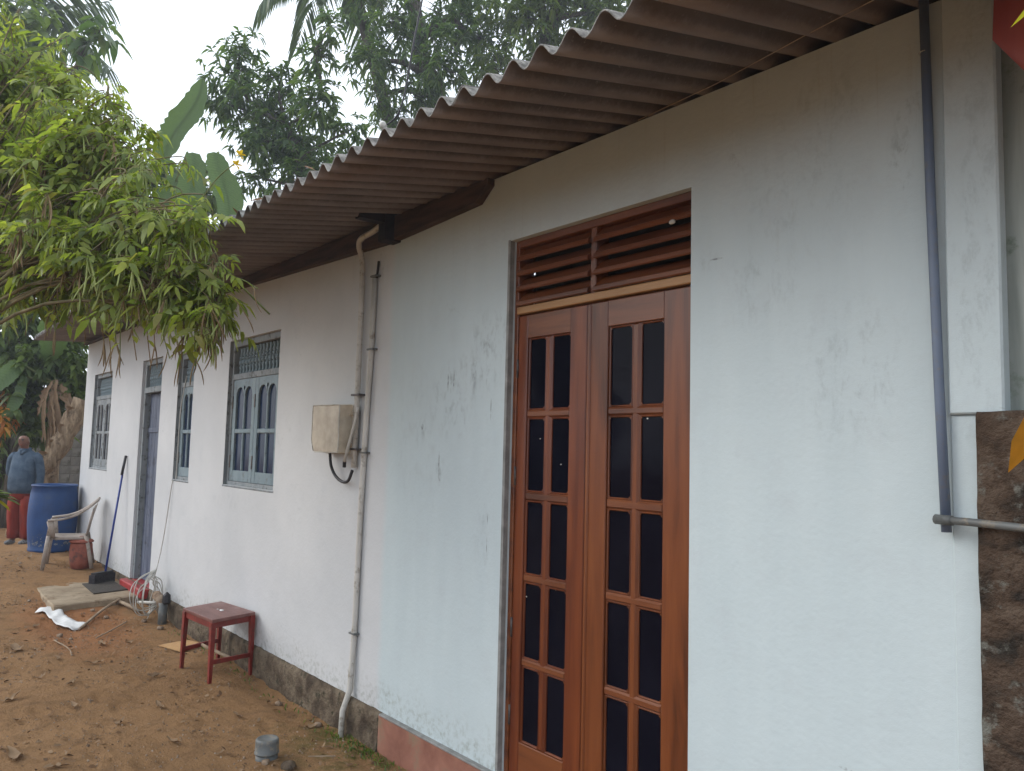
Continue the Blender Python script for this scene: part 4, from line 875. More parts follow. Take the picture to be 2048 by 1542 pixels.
mb = MB(Mp); mb.tube([(-.06,-.06,1.475),(-.02,-.10,1.44),(0,-.115,1.40)], [.02,.02,.01], 5); mb.tube([(.06,-.06,1.475),(.02,-.10,1.44),(0,-.115,1.40)], [.02,.02,.01], 5); mb.tube([(-.06,-.05,1.48),(-.05,.05,1.50),(.05,.05,1.50),(.06,-.05,1.48)], .018, 5); mb.build('collar', 'shirt', per, smooth=True)
for s_ in (-1, 1):
    MB(Mp).ball((s_*.11,-.055,.04), .065, 6, (.75,1.9,.65)).build('shoe', 'shoe', per, smooth=True)
    MB(Mp).ball((s_*.03-.012,-.118,1.62), .010, 4).build('eye', 'black', per, smooth=True)
MB(Mp).tube([(-.04,-.120,1.555),(.015,-.120,1.555)], .006, 5).build('mouth', 'terracotta', per)
for s_ in (-1, 1): MB(Mp).tube([(s_*.012-.012,-.128,1.642),(s_*.05-.012,-.118,1.645)], .006, 5).build('eyebrow', 'black', per)

# ------------------------------------------------------------ vegetation
CAM = np.array([0, -2.7, 1.88])
# flowering bush reaching in from the left in front of the eaves: trunk outside the frame, arching boughs, pinnate leaves, bunches of thin pods
bush = thing('flowering_bush', (-6.1, -2.75, 0), 'large flowering bush with arching boughs, bright green leaves and hanging thin pods before the eaves', 'bush')
BB = [(-6.28,-1.94,4.06,.38),(-5.69,-1.70,3.86,.27),(-5.74,-1.97,3.33,.38),(-5.27,-1.72,3.34,.3),(-5.05,-1.50,3.46,.19),(-4.7,-1.50,3.06,.25),(-4.55,-1.33,3.12,.14),(-4.98,-1.63,2.9,.23),(-4.57,-1.43,2.78,.2),(-4.43,-1.28,2.79,.12),(-5.45,-1.88,2.92,.2),(-6.1,-2.0,3.0,.25),(-4.32,-1.27,2.56,.07),(-6.33,-2.05,4.47,.31),(-6.16,-1.83,4.38,.18),(-5.9,-2.1,3.7,.35),(-5.3,-1.75,3.65,.2),(-5.2,-1.8,3.1,.25),(-6.5,-2.1,3.6,.3),(-6.6,-2.15,4.3,.3),(-5.5,-1.62,4.05,.16),(-5.3,-1.6,3.75,.14),(-4.42,-1.26,2.68,.09),(-4.8,-1.6,2.75,.12)]
trunk_top = Vector((-6.0,-2.5,2.2)); wood = MB(); wood.tube(spline([(-6.1,-2.75,-.05),(-6.05,-2.65,1.0),trunk_top], 4), [.06,.055,.055,.05,.05,.045,.045,.04,.04], 8)
wood.build('trunk', 'twig', bush, smooth=True)
wood = MB(); tips = []
okp = lambda p: not (p[1] > -1.1 and p[2] > 2.85) and not p[1] > -.9
for bx_, by_, bz_, br in BB:
    c = Vector((bx_, by_, bz_)); mid = trunk_top.lerp(c, .5) + Vector((0,-.05,.25+.1*random.random()))
    path = spline([trunk_top, mid, c], 5); wood.tube(path, [.013-.0007*i for i in range(len(path))], 6, False)
    for k in range(int(36*(br/.3)**2)+6):
        d = Vector(rng.normal(size=3)).normalized(); e = c + d*br*random.uniform(.35,1.45)
        if not okp(e) or noise.noise(e*3.2) < -.12: continue
        s0 = path[random.randint(5, len(path)-1)]; mm = s0.lerp(e, .55) + Vector((0,0,.07))
        pts = spline([s0, mm, e, e+Vector((d.x*.05,d.y*.05,-.05))], 3); wood.tube(pts, [.006-.0004*i for i in range(len(pts))], 4, False)
        for q in pts[2::2]: tips.append((q, (pts[-1]-pts[-3]).normalized()))
wood.build('bough', 'twig', bush, smooth=True)
for k in range(26):                      # long bare arching shoots crossing the crown
    a_, b_ = random.sample(BB, 2); p_ = Vector(a_[:3])+Vector(rng.normal(0,.12,3)); q_ = Vector(b_[:3])+Vector(rng.normal(0,.15,3))
    if (p_-q_).length > .75 or max(p_.z, q_.z) > 3.9 or not okp(q_) or not okp(p_): continue
    MB().tube(spline([p_, p_.lerp(q_,.5)+Vector((0,-.1,.13)), q_, q_+(q_-p_).normalized()*.12-Vector((0,0,.06))], 6), .0055, 5).build('shoot', 'twig' if k % 2 else 'greentwig', bush, smooth=True)
def pinnate():
    """one compound leaf, 7 leaflets on a rachis along +x, drooping; returned as triangle arrays"""
    P = []; D = []; L = []
    for i in range(3):
        t_ = .045 + .035*i
        for s_ in (-1, 1): P.append((t_, 0, -.3*t_*t_)); D.append((.65, s_*.9, -.15)); L.append(.062+.006*i)
    P.append((.13, 0, -.006)); D.append((1, 0, -.3)); L.append(.08)
    P = np.array(P); D = np.array(D, float); L = np.array(L); V, F = leaf_arrays(P, D, L, L*.3, droop=.3)
    n = len(V); rv = np.array([(0,.0012,0),(0,-.0012,0),(.13,.0006,-.006),(.13,-.0006,-.006)]); V = np.vstack([V, rv]); F = np.vstack([F, [[n,n+1,n+3],[n,n+3,n+2]]])
    return V, F
LV = [pinnate() for _ in range(6)]; LM = [tri_mesh('leaf', v, f, 'tecomaobj') for v, f in LV]
def basis(dx, roll):
    d = Vector(dx).normalized(); s = d.cross(Vector((0,0,1))); s = s.normalized() if s.length > .1 else Vector((0,1,0)); n = s.cross(d)
    return Matrix((d, s, n)).transposed() @ Matrix.Rotation(roll, 3, 'X')
inst = []
for q, d in tips:
    for k in range(random.choice((1,1,2,2))):
        a = random.uniform(0, 2*PI); dx = Vector((math.cos(a), math.sin(a), random.uniform(-.7,.5))) + d*.5
        inst.append((Vector(q), dx, random.uniform(-.6,.6), random.choice((.5,.7,.9,1.1,1.45))*random.uniform(.85,1.15)))
def inframe(p):
    v = Vector(p)-Vector((0,-2.7,1.88)); z = v.dot(fwd); return z > .2 and abs(v.dot(right)/z) < .66 and abs(v.dot(upv)/z) < .5
vis = [i for i in inst if inframe(i[0])]; vis.sort(key=lambda i: (i[0]-Vector((0,-2.7,1.88))).length)
# outermost leaves near the camera become single leaf parts, the rest one mass
near = set(id(i) for i in vis[:290]); AV = []; AF = []; off = 0
for it in inst:
    p, dx, roll, sc = it; k = random.randint(0, 5); Bm = basis(dx, roll)
    if id(it) in near:
        o = bpy.data.objects.new('leaf', LM[k]); C.objects.link(o); o.parent = bush; mm = Bm.to_4x4()*1; mm = Matrix.Translation(p-WL[bush.name]) @ Bm.to_4x4() @ Matrix.Scale(sc, 4); o.matrix_local = mm
    else:
        v = (np.array(Bm) @ (LV[k][0]*sc).T).T + np.array(p); AV.append(v); AF.append(LV[k][1]+off); off += len(v)
place('foliage', tri_mesh('foliage', np.concatenate(AV), np.concatenate(AF), 'tecoma'), bush, kind='stuff')
def pod_mesh(mat, bend):
    pts = [(bend*math.sin(t*2.2)*.5, bend*.3*t, -.19*t) for t in [i/6 for i in range(7)]]; return MB().tube(pts, [.0015,.004,.0045,.0042,.0045,.0038,.0012], 5).mesh('seed_pod', mat, True)
PM = [pod_mesh('podgreen', .03), pod_mesh('podgreen', -.05), pod_mesh('podgreen', .07), pod_mesh('podbrown', .06), pod_mesh('podbrown', -.03)]
vt = [tp_ for tp_ in tips if inframe(tp_[0])]; vt.sort(key=lambda t_: (t_[0]-Vector((0,-2.7,1.88))).length + random.uniform(0, 1.6) ); vt = vt[::2]; cnt = 0; PV = MB(); PB = MB()
for q, d in vt[:260]:
    brown = random.random() < .35
    for k in range(random.randint(3, 8)):
        rot = (random.gauss(0,.22), random.gauss(0,.22), random.uniform(0,6.3)); s_ = random.uniform(.6,1.3); pmesh = PM[random.choice((3,4)) if brown else random.choice((0,1,2))]
        if cnt < 290:
            o = bpy.data.objects.new('seed_pod', pmesh); C.objects.link(o); o.parent = bush; o.location = Vector(q)-WL[bush.name]; o.rotation_euler = rot; o.scale = (s_,s_,s_); cnt += 1
        else:
            from mathutils import Euler
            Mt = Matrix.Translation(q) @ Euler(rot).to_matrix().to_4x4() @ Matrix.Scale(s_, 4)
            (PB if brown else PV).add([Mt @ v.co for v in pmesh.vertices], [tuple(p.vertices) for p in pmesh.polygons])
PV.build('green_pods', 'podgreen', bush, smooth=True, kind='stuff'); PB.build('dry_pods', 'podbrown', bush, smooth=True, kind='stuff')
# yellow flowers on a far twig and hanging sprays in front of the window
mb = MB(); mb.tube(spline([(-4.55,-1.33,3.2),(-4.42,-1.26,3.36),(-4.27,-1.2,3.44)], 4), .004, 5); mb.build('flower_twig', 'greentwig', bush)
for fx, fy, fz_ in ((-4.26,-1.19,3.475),(-4.28,-1.2,3.42)):
    for k in range(5):
        a = 2*PI*k/5; blade((fx,fy,fz_), (fx+.012, fy+.03*math.cos(a), fz_+.03*math.sin(a)), .028, 'petal', bush, 0, 'petal', 4)
def spray(p0, p1, nl, seedpods=2, brown=False):
    pts = spline([p0, Vector(p0).lerp(Vector(p1), .5)+Vector((.03,-.03,.04)), p1], 5); MB().tube(pts, .0028, 4).build('hanging_twig', 'podbrown' if brown else 'greentwig', bush)
    for i in range(nl):
        q = pts[1+int((len(pts)-2)*i/nl)]; a = random.uniform(0, 6.3)
        blade(q, q+Vector((.05*math.cos(a), .05*math.sin(a), -.035)), .03, 'tecoma', bush, .2, 'leaf', 4)
    for i in range(seedpods):
        o = bpy.data.objects.new('seed_pod', PM[3+i % 2]); C.objects.link(o); o.parent = bush; o.location = pts[-2]-WL[bush.name]; o.rotation_euler = (random.gauss(0,.2), random.gauss(0,.2), random.uniform(0,6)); o.scale = (.8,.8,.8)
spray((-4.37,-1.28,2.62), (-4.34,-1.24,2.38), 6); spray((-4.43,-1.3,2.62), (-4.46,-1.3,2.30), 8, 3); spray((-4.30,-1.22,2.68), (-4.19,-1.15,2.60), 4, 1, True); spray((-4.8,-1.6,2.55), (-4.85,-1.62,2.42), 4, 3); spray((-4.35,-1.2,2.75), (-4.13,-1.1,2.72), 4, 1)
for k in range(26):
    b_ = random.choice([b for b in BB if b[2]-b[3] < 2.95]); x_, y_ = b_[0]+random.uniform(-.8,.8)*b_[3], b_[1]+random.uniform(-.6,.4)*b_[3]; z_ = b_[2]-b_[3]*.6
    spray((x_, y_, z_), (x_+random.uniform(-.08,.08), min(-1.1, y_+random.uniform(-.05,.08)), z_-random.uniform(.15,.38)), random.randint(2,5), random.randint(0,2), random.random() < .4)
spray((-4.5,-1.35,2.6), (-4.5,-1.35,2.45), 5, 4, True); spray((-5.3,-1.85,2.65), (-5.3,-1.85,2.5), 4, 3); spray((-4.9,-1.65,2.55), (-4.95,-1.66,2.43), 3, 4, True)

# trees behind
tree('mango_tree', 'slender mango tree against the sky beyond the far end of the roof', 'tree', (-15.4,4.6,0), [(-15.3,4.5,3.5),(-15.2,4.2,6.5),(-15.6,3.8,8.6)], .16,
     [(-16.57,2.97,9.69,.65),(-16.13,3.61,8.96,.81),(-16.46,3.0,10.4,.36),(-15.74,4.15,8.44,.7),(-14.52,4.0,8.87,.56),(-16.73,2.84,9.2,.4),(-14.32,4.41,7.57,.46),(-15.95,3.71,9.7,.4),(-14.53,3.85,9.8,.38),(-14.32,4.04,10.39,.33),(-15.97,3.93,8.0,.54),(-15.81,3.3,8.23,.5),(-14.16,4.51,8.28,.33),(-14.9,4.3,7.6,.5),(-15.0,3.9,7.3,.55),(-14.3,4.3,7.0,.5),(-16.0,3.4,7.5,.35)], .23, 'mango', 50, 8, group='tall trees behind the house')
tree('mango_tree', 'big dark mango tree with forked trunk rising behind the roof', 'tree', (-15.3,7.8,0), [(-15.3,7.7,4),(-15.43,7.5,9.8),(-15.6,7.0,11.3),(-15.8,6.8,13.4)], .34,
     [(-15.57,5.65,10.68,.57),(-15.52,6.37,11.64,.82),(-16.32,6.36,10.34,.5),(-14.56,6.89,10.61,.8),(-14.76,7.25,12.02,.82),(-14.65,8.21,11.72,.9),(-15.37,6.75,10.14,.5),(-14.8,7.81,13.39,1.08),(-16.5,5.8,12.96,.7),(-15.9,6.6,9.6,.5)], .24, 'mango', 38, 8, group='tall trees behind the house')
tree('mango_tree', 'leafy mango tree right of the dark trunk above the roof edge', 'tree', (-12.9,9.3,0), [(-12.9,9.3,4),(-13.1,9.0,8.5),(-13.2,8.8,11),(-12.8,9.2,13)], .26,
     [(-13.27,8.3,11.79,.85),(-13.23,9.2,11.39,.65),(-13.01,10.11,12.5,.8),(-13.69,7.95,10.53,.6),(-12.86,8.66,12.83,1.03),(-12.04,10.45,12.83,.8),(-13.0,8.9,10.6,.5),(-12.3,9.8,11.9,.6)], .24, 'mangolight', 44, 8, group='tall trees behind the house')
tree('broadleaf_tree', 'dense green tree closing the view behind the flowering bush', 'tree', (-19.3,-.6,.2), [(-19.2,-.5,3),(-19,-.3,6),(-19.2,-.6,8.5)], .2,
     [(-19.0,-.55,7.89,1.15),(-18.86,.47,7.3,1.0),(-18.75,1.0,8.0,.6),(-19.04,-.32,5.82,1.25),(-18.59,1.0,5.98,1.0),(-18.3,1.9,6.5,.6),(-18.27,2.1,7.7,.6),(-17.5,2.35,6.6,.6),(-18.1,1.6,6.8,.7),(-17.2,2.9,7.3,.42),(-18.81,-.48,9.1,.9),(-19.59,-.84,10.4,.95),(-18.45,1.98,5.6,.66)], .30, 'shrub', 30, 8, ratio=.4, group='trees beyond the far end')
tree('breadfruit_tree', 'dark breadfruit branch tip against the sky between the palm fronds', 'tree', (-18.6,-.4,.2), [(-18.5,-.3,4),(-18.2,-.1,8),(-17.6,.3,10.0)], .12, [(-17.28,.5,10.27,.35),(-17.5,.15,9.8,.3)], .4, 'mango', 11, 6, ratio=.34, group='trees beyond the far end')
tree('shrub', 'tangled green shrub below the far roof corner beyond the barrel', 'shrub', (-17.5,-.5,.2), [(-17.5,-.5,1.2),(-17.3,-.3,2.4)], .07,
     [(-17.58,-.62,3.56,.6),(-17.12,-.01,3.2,.5),(-17.45,-.33,2.62,.45),(-16.91,.18,3.68,.4),(-16.83,.3,3.02,.35),(-16.7,-.35,3.3,.4),(-16.9,-.7,2.7,.45),(-16.6,.0,2.6,.25),(-17.2,-.6,4.2,.5),(-17.6,.1,4.6,.6),(-17.0,.35,3.9,.4),(-16.9,-.1,2.2,.4),(-16.4,.35,3.3,.35),(-16.5,.25,2.7,.35)], .2, 'shrub', 75, 8, ratio=.4)
tree('croton_shrub', 'orange and yellow leaved croton shrub above the bald man', 'shrub', (-16.7,-.95,.2), [(-16.6,-.9,1.2),(-16.4,-.75,2.1)], .03, [(-16.4,-.75,2.2,.22),(-16.6,-.8,2.6,.2),(-16.9,-1.0,3.0,.2)], .2, 'orangeleaf', 45, 6, ratio=.35)
tree('hedge_shrub', 'dark low shrub behind the standing man at the left edge', 'shrub', (-18.2,-1.6,.2), [(-18.2,-1.5,1.0),(-18.1,-1.3,1.6)], .05, [(-18.2,-1.1,1.9,.6),(-18.6,-.9,1.3,.5),(-18.3,-1.7,1.2,.6),(-18.6,-.5,2.4,.5)], .2, 'shrub', 60, 8, ratio=.35)
# trees across the yard (seen mirrored in the door glass, shading the yard)
for i, (tx, ty, nb) in enumerate(((-11,-15,0),(-19,-13,1),(-4,-17,2))):
    bl = [(tx+random.uniform(-2,2), ty+random.uniform(-1.2,1.2), random.uniform(1.8,3.4), random.uniform(.9,1.3)) for _ in range(8)] + [(tx+random.uniform(-2,2), ty+.5, 1.2, .9) for _ in range(3)]
    tree('yard_tree', ['bushy tree across the yard mirrored in the middle of the door glass', 'bushy tree across the yard left of the mirrored one', 'bushy tree across the yard opposite the double door', 'bushy tree at the far left side of the yard', 'bushy tree across the yard at the far right'][nb], 'tree', (tx, ty, 0), [(tx,ty,2.5),(tx+.3,ty,5)], .2, bl, .34, 'mango', 28, 8, ratio=.4, group='trees across the yard')

# coconut palms
def frond(root, tip, sag, parent, L=.8, n=46):
    root = Vector(root); tip = Vector(tip); mid = root.lerp(tip, .5)+Vector((0,0,sag)); pts = spline([root, mid, tip], 12)
    fr_ = MB().tube(pts, [.035*(1-.85*i/(len(pts)-1)) for i in range(len(pts))], 5).build('frond', 'greentwig', parent)
    P = []; D = []; LL = []
    for i in range(n):
        t_ = .12 + .88*i/n; k = t_*(len(pts)-1); a = pts[int(k)]; b = pts[min(len(pts)-1, int(k)+1)]; p = a.lerp(b, k-int(k)); d = (pts[min(len(pts)-1, int(k)+1)]-pts[max(0, int(k)-1)]).normalized(); s = d.cross(Vector((0,0,1))).normalized()
        l = L*(.55+.9*math.sin(PI*min(1, t_*.85+.08)))
        for sg in (-1, 1): P.append(p); D.append(d*.65 + s*sg*.8 + Vector((0,0,-.55+random.uniform(-.15,.15)))); LL.append(l)
    P = np.array(P); D = np.array(D); LL = np.array(LL); V, F = leaf_arrays(P, D, LL, LL*.06+.02, droop=.35)
    place('leaflets', tri_mesh('leaflets', V, F, 'palm'), fr_, kind='stuff')
def palm(base, top, fronds, label):
    t = thing('coconut_palm', base, label, 'palm tree', 'coconut palms'); b = Vector(base); c = Vector(top)
    pts = spline([b, b.lerp(c, .5)+Vector((.3,.1,0)), c], 8); MB().tube(pts, [.2-.004*i for i in range(len(pts))], 9).build('trunk', 'bark', t, smooth=True)
    for tp_, sg in fronds: frond(c, tp_, sg, t)
palm((-24,-1.2,.2), (-23.3,-.78,11.8), [((-20.7,.75,12.9),.7),((-20.3,1.35,10.75),.9),((-20.9,.2,12.2),.9),((-21.4,.6,9.6),.9),((-22,-2.5,10),.9),((-25.5,.9,11),1),((-24,-3.5,11.5),1),((-22.6,1.6,13.6),.3),((-25.5,-1.8,10.5),.9)], 'coconut palm with fronds spreading from the top left corner')
palm((-15.7,8.9,0), (-17.56,5.88,14.4), [((-17.9,3.9,12.3),.9),((-16.4,4.6,11.9),1.0),((-17.2,4.6,11.3),1.2),((-15.2,6.2,12.2),1.1),((-16.2,7.5,12.6),1.0),((-19,7.5,12.5),1),((-18.6,4.6,13.6),.9),((-15.4,5.2,13.9),.9)], 'coconut palm with hanging fronds above the mango trees')
# banana plants
def banana(base, leaves, label, stem_top, group='banana plants', dead=()):
    t = thing('banana_plant', base, label, 'banana plant', group); b = Vector(base); c = Vector(stem_top)
    MB().tube(spline([b, b.lerp(c,.5)+Vector((.05,0,0)), c], 5), [.15,.145,.14,.13,.13,.12,.11,.1,.09,.08,.07], 10).build('stem', 'deadbark', t, smooth=True)
    for root, tip, w, sag in leaves:
        MB().tube([c, Vector(root)], .02, 6).build('leaf_stalk', 'greentwig', t); blade(root, tip, w, 'banana', t, sag, seg=26, notch=.22, arch=.035, up=Vector((.9,-.25,.35)), fold=.14)
    for root, tip, w, sag in dead: blade(root, tip, w, 'deadleaf', t, sag, seg=16, notch=.85, up=Vector((.9,-.2,.2)), fold=.5, label='dead brown hanging leaf', arch=.16)
    return t
banana((-15.2,1.5,0), [((-14.5,1.12,6.75),(-14.05,1.5,8.3),.52,-.04),((-13.5,1.2,6.75),(-13.3,1.40,5.2),.5,.02),((-13.0,1.55,6.7),(-12.9,1.75,5.2),.5,.02),((-14.6,.85,6.7),(-14.8,.55,5.7),.4,.12),((-13.9,1.35,6.5),(-13.6,1.5,5.3),.42,.05),((-14.3,1.2,6.6),(-14.35,1.1,5.4),.45,.05)], 'tall banana plant showing its big leaves above the roof edge', (-14.7,1.3,6.3), dead=[((-14.3,1.0,6.0),(-14.25,.95,5.0),.3,0)])
banana((-16.6,.05,.2), [((-16.5,-.45,3.0),(-16.3,-.85,2.1),.22,.10),((-16.4,-.1,3.3),(-15.9,-.3,4.1),.5,.1),((-16.5,-.5,3.2),(-16.4,-1.2,2.7),.4,.1)], 'banana plant with dead hanging leaves beyond the house corner', (-16.45,.0,2.9),
       dead=[((-16.4+random.uniform(-.08,.08), .0+y0*.25, random.uniform(2.75,3.0)),(-16.1+random.uniform(-.25,.25), y0+random.uniform(-.12,.12), random.uniform(1.3,2.3)),random.uniform(.07,.17),0) for y0 in [-.35+.06*i for i in range(12)]])
# leaning fibrous trunk behind the barrel
t = thing('palm_stump', (-16.0,-.45,.2), 'leaning fibrous pale trunk rising behind the blue barrel', 'trunk')
pts = spline([(-16.0,-.5,.1),(-16.0,-.35,1.1),(-15.9,.0,1.7),(-15.85,.35,2.6)], 6)
MB().tube(pts, [.17+.025*math.sin(i*2.1) for i in range(len(pts))], 10).build('stem', 'deadbark', t, smooth=True)
for i in range(14):
    p = pts[3+i]; s_ = (-1)**i; blade(p, p+Vector((.12, s_*.16, .2)), .16, 'deadleaf', t, .0, 'leaf_sheath', 5, up=Vector((1,0,0)), fold=.4)
# low sprig at the left edge
t = thing('garden_shrub', (-6.3,-2.35,0), 'small shrub with light green and yellow leaves poking in from the left edge', 'shrub')
MB().tube(spline([(-6.3,-2.35,-.02),(-6.25,-2.3,.9),(-6.05,-2.1,1.5)], 5), .012, 6).build('stem', 'twig', t)
for k in range(11):
    a = R(-20+k*22); e = Vector((-5.95+.07*math.cos(a*3), -2.0+.11*math.sin(a)*.8+.04, 1.53+.04*math.cos(a*2)))
    blade((-6.0,-2.04,1.52), e, .045, 'shrub', t, .2, seg=5)
blade((-6.0,-2.03,1.5), (-5.93,-1.93,1.46), .05, 'yellowleaf', t, .3, seg=5)
t = thing('pole', (-16.5,-1.6,.2), 'pale bamboo pole leaning behind the man at the left edge', 'pole'); MB().tube([(-15.6,-.98,.25),(-16.2,-1.6,.95)], .03, 8).build('shaft', 'stick', t); MB().tube([(-15.3,-1.05,.23),(-15.7,-1.0,.5)], .025, 8).build('prop', 'stick', t)
# far boundary wall of blocks
bw = thing('block_wall', (-21,0,0), 'weathered grey block wall beyond the shrubs at the far end', 'wall')
BLK = MB().bar(0, .40, 0, .19, 0, .12, .006).mesh('block', 'boundary')
for r_ in range(11):
    for i in range(18):
        o = place('block', BLK, bw); o.rotation_euler = (0, 0, R(90)); o.location = Vector((-20.6+random.uniform(-.004,.004), -3.4+.408*i+(.2 if r_ % 2 else 0), .12+.198*r_)) - WL[bw.name]
MB().box(-20.74, -20.62, -3.5, 4.3, 0, 2.28).build('mortar', 'boundary', bw)

# ------------------------------------------------------------ litter on the ground
def vis_ground():
    x = -3.6 - 10.2*random.random()**1.1; ymin = -2.7+.108*abs(x)-.05
    return x, random.uniform(ymin, -.03)
mb = MB()
for i in range(7500):
    x, y = vis_ground()
    if noise.noise(Vector((x*1.1, y*1.9, 8.))) < -.05 + random.uniform(-.25,.25): continue
    if -12 < x < -9.6 and y > -1.0: continue
    s_ = random.choice((.003,.004,.005,.006,.009)) * (1.6 if random.random() < .06 else 1); z = gz(x, y); a = random.uniform(0, 6.3); c_, n_ = math.cos(a)*s_, math.sin(a)*s_
    mb.add([(x+c_,y+n_,z-.003),(x-n_*1.1,y+c_,z-.003),(x-c_,y-n_*.8,z-.003),(x+n_,y-c_*.7,z-.003),(x+c_*.5,y+n_*.4,z+s_*.9),(x-c_*.6,y-n_*.5,z+s_*.7)], [(0,1,4),(1,5,4),(1,2,5),(2,3,5),(3,4,5),(3,0,4)])
tag(mb.build('gravel', 'stone'), 'small stones and crumbs of earth strewn over the yard', 'gravel', kind='stuff')
P = []; 
for i in range(3600):
    x, y = vis_ground()
    if noise.noise(Vector((x*1.3, y*2.2, 4.))) < -.05 + random.uniform(-.25,.25): continue
    if -12 < x < -9.6 and y > -1.0: continue
    P.append((x, y, gz(x, y)+.006))
P = np.array(P); D = rng.normal(size=P.shape); D[:, 2] = np.abs(D[:, 2])*.25; L = .015+.035*rng.random(len(P))**2
V, F = leaf_arrays(P, D, L, L*.5, droop=.1); tag(place('leaf_litter', tri_mesh('leaf_litter', V, F, 'deadleaf')), 'fine crumbled dead leaves scattered over the yard', 'leaf litter', kind='stuff')
def dry_leaf(x, y, L, a, label, group=None, curl=.35):
    z = gz(x, y)+.008; d = Vector((math.cos(a), math.sin(a), 0)); s = Vector((-math.sin(a), math.cos(a), 0)); vs = []; fs = []; N = 7
    for i in range(N+1):
        u = i/N; w = L*.2*math.sin(PI*min(1, u*.94+.03))**.8*random.uniform(.45,1.15); c = Vector((x,y,z)) + d*L*(u-.5) + Vector((0,0,curl*L*(abs(u-.5)**1.5)*random.uniform(.5,1.3)))
        bend_ = s*L*.12*math.sin(u*3+a*5); vs += [c+bend_+s*w+Vector((0,0,w*random.uniform(-.1,.8))), c+bend_, c+bend_-s*w*random.uniform(.5,1)+Vector((0,0,w*random.uniform(-.1,1.1)))]
    for i in range(N):
        for k in range(2): b = i*3+k; fs.append((b, b+1, b+4, b+3))
    tag(MB().add(vs, fs).build('dry_leaf', 'deadleaf', smooth=True), label, 'leaf', group)
for x, y, L, a, lb in [(-5.59,-.52,.13,.3,'curled dry leaf nearest the grey pipe cap'), (-7.61,-1.01,.17,1.2,'large dark dry leaf in the middle of the yard'), (-6.42,-1.40,.14,.2,'dry leaf lying alone at lower left of the yard'),
        (-6.81,-1.73,.2,2.1,'upturned dry leaf at the left edge of the yard'), (-5.69,-1.87,.26,.1,'big pale dry leaf in the bottom left corner'), (-5.34,-1.02,.14,.5,'brown dry leaf between the bottom edge and the stool'),
        (-8.48,-1.48,.3,.3,'crumpled palm sheath piece at left of the yard'), (-8.22,-.58,.12,2.0,'broken dry leaf by the piece of tan board'), (-5.19,-.16,.1,1.0,'small dry leaf against the cement plinth'), (-9.23,-1.20,.12,2.6,'dry leaf beside the white sacking'),
        (-8.26,-.81,.16,.4,'light brown dry leaf on the reddish earth')]:
    dry_leaf(x, y, L, a, lb)
for x, y in [(-5.32,-1.68),(-4.73,-.31),(-6.89,-.71),(-7.4,-1.46),(-8.55,-.9),(-8.29,-1.35),(-7.0,-1.3),(-6.1,-.9),(-7.9,-1.25),(-9.4,-.95),(-10.6,-1.15),(-11.4,-1.3),(-12.3,-.95),(-9.9,-1.25),(-6.3,-1.75),(-8.9,-1.6),(-12.9,-.75),(-5.9,-1.2),(-5.0,-.85),(-7.2,-.9)]:
    dry_leaf(x, y, random.uniform(.07,.15), random.uniform(0,6.3), 'small dry brown leaf among others scattered over the yard', 'small dry leaves scattered over the yard', random.uniform(.1,.8))
def stone(x, y, r, label, mat='stone', group=None):
    mb = MB(); mb.ball((x, y, gz(x,y)+r*.25), r, 6, (1.25,.9,.7)); mb.v = [tuple(Vector(v) + Vector((1,1,1))*noise.noise(Vector(v)*(1.1/r))*r*.35) for v in mb.v]
    tag(mb.build('stone', mat, smooth=True), label, 'stone', group)
stone(-4.66,-.70,.026,'small pale stone at the foot of the grey pipe cap'); stone(-4.53,-.61,.045,'brown stone just right of the grey pipe cap', 'plinth')
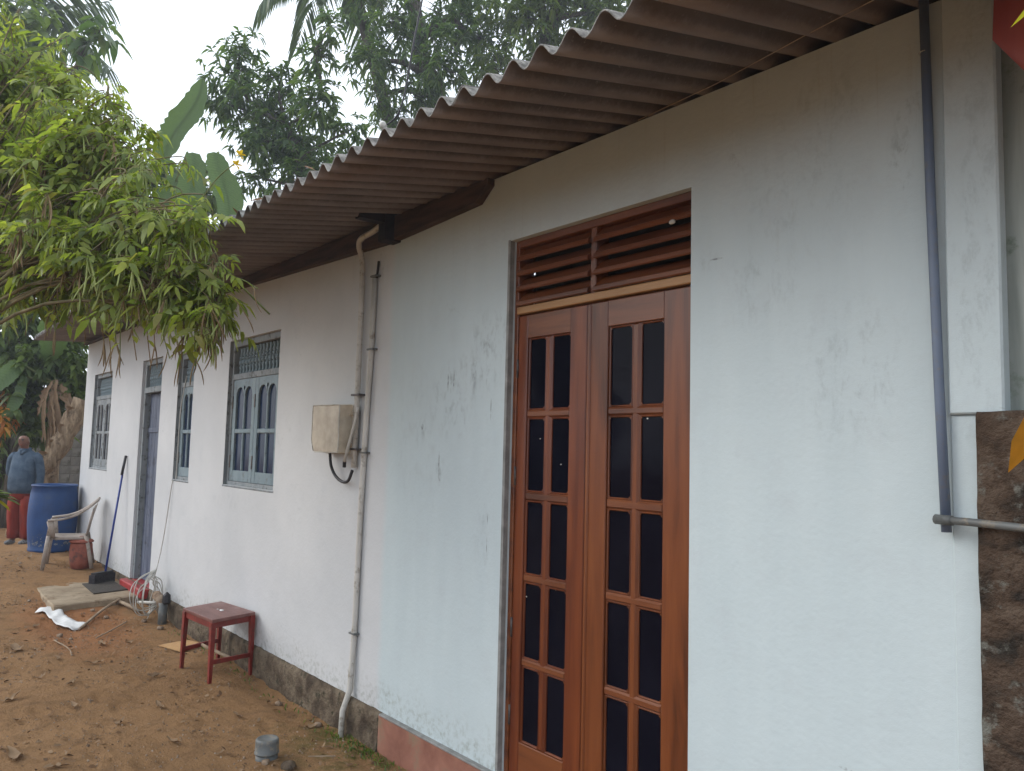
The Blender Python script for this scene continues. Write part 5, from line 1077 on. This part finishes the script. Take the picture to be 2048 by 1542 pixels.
for x, y in [(-8.9,-1.05),(-8.75,-.98),(-10.4,-1.1),(-11.2,-1.05),(-9.6,-.62),(-9.3,-.55),(-7.5,-.2),(-5.8,-.13),(-5.2,-.1),(-12.6,-.9),(-9.0,-.25),(-8.6,-.2)]:
    stone(x, y, random.uniform(.015,.035), 'small earthy stone among others near the slab and wall foot', group='small stones near the slab and wall foot')
# weeds by the plinth
P = []; D = []; L = []
for i in range(420):
    x = random.gauss(-4.62, .22) if i % 3 else random.uniform(-8.5,-3.6); y = -.05-abs(random.gauss(0,.07)); P.append((x, y, gz(x,y)-.002)); D.append((random.gauss(0,.5), random.gauss(0,.5)-.2, 1)); L.append(random.uniform(.015,.05))
P = np.array(P); D = np.array(D, float); L = np.array(L); V, F = leaf_arrays(P, D, L, L*.22, droop=.15)
tag(place('weeds', tri_mesh('weeds', V, F, 'shrub')), 'low green weeds growing along the foot of the plinth', 'weeds', kind='stuff')
# fallen leaves and twigs caught on the roof edge
P = []; D = []; L = []
for i in range(260):
    x = random.uniform(-8.5,-3.6); ye, ze, zw = roof_line(x); y = ye+.02+abs(random.gauss(0,.2)); z = ze+(y-ye)*.225+.03; P.append((x,y,z)); D.append((random.gauss(0,1), random.gauss(0,1), abs(random.gauss(0,.3)))); L.append(random.uniform(.03,.11))
P = np.array(P); D = np.array(D, float); L = np.array(L); V, F = leaf_arrays(P, D, L, L*.2, droop=.15)
tag(place('roof_litter', tri_mesh('roof_litter', V, F, 'deadleaf')), 'dead leaves and twigs caught along the roof edge', 'leaf litter', kind='stuff')

# ------------------------------------------------------------ lens bloom haze
hz = bpy.data.materials.new('lens bloom haze'); hz.use_nodes = True; nt = hz.node_tree; nt.nodes.clear()
out = nt.nodes.new('ShaderNodeOutputMaterial'); v = nt.nodes.new('ShaderNodeVolumePrincipled'); v.inputs['Color'].default_value = (.86, .92, 1, 1); v.inputs['Density'].default_value = .0026; v.inputs['Anisotropy'].default_value = .35
nt.links.new(v.outputs[0], out.inputs['Volume']); MT['air'] = hz
tag(MB().box(-95, 95, -95, 95, -1.6, 18).build('haze', 'air'), 'thin pale haze added over the yard and trees to imitate lens bloom', 'haze', kind='stuff')  # volume added to wash out the far trees like lens bloom
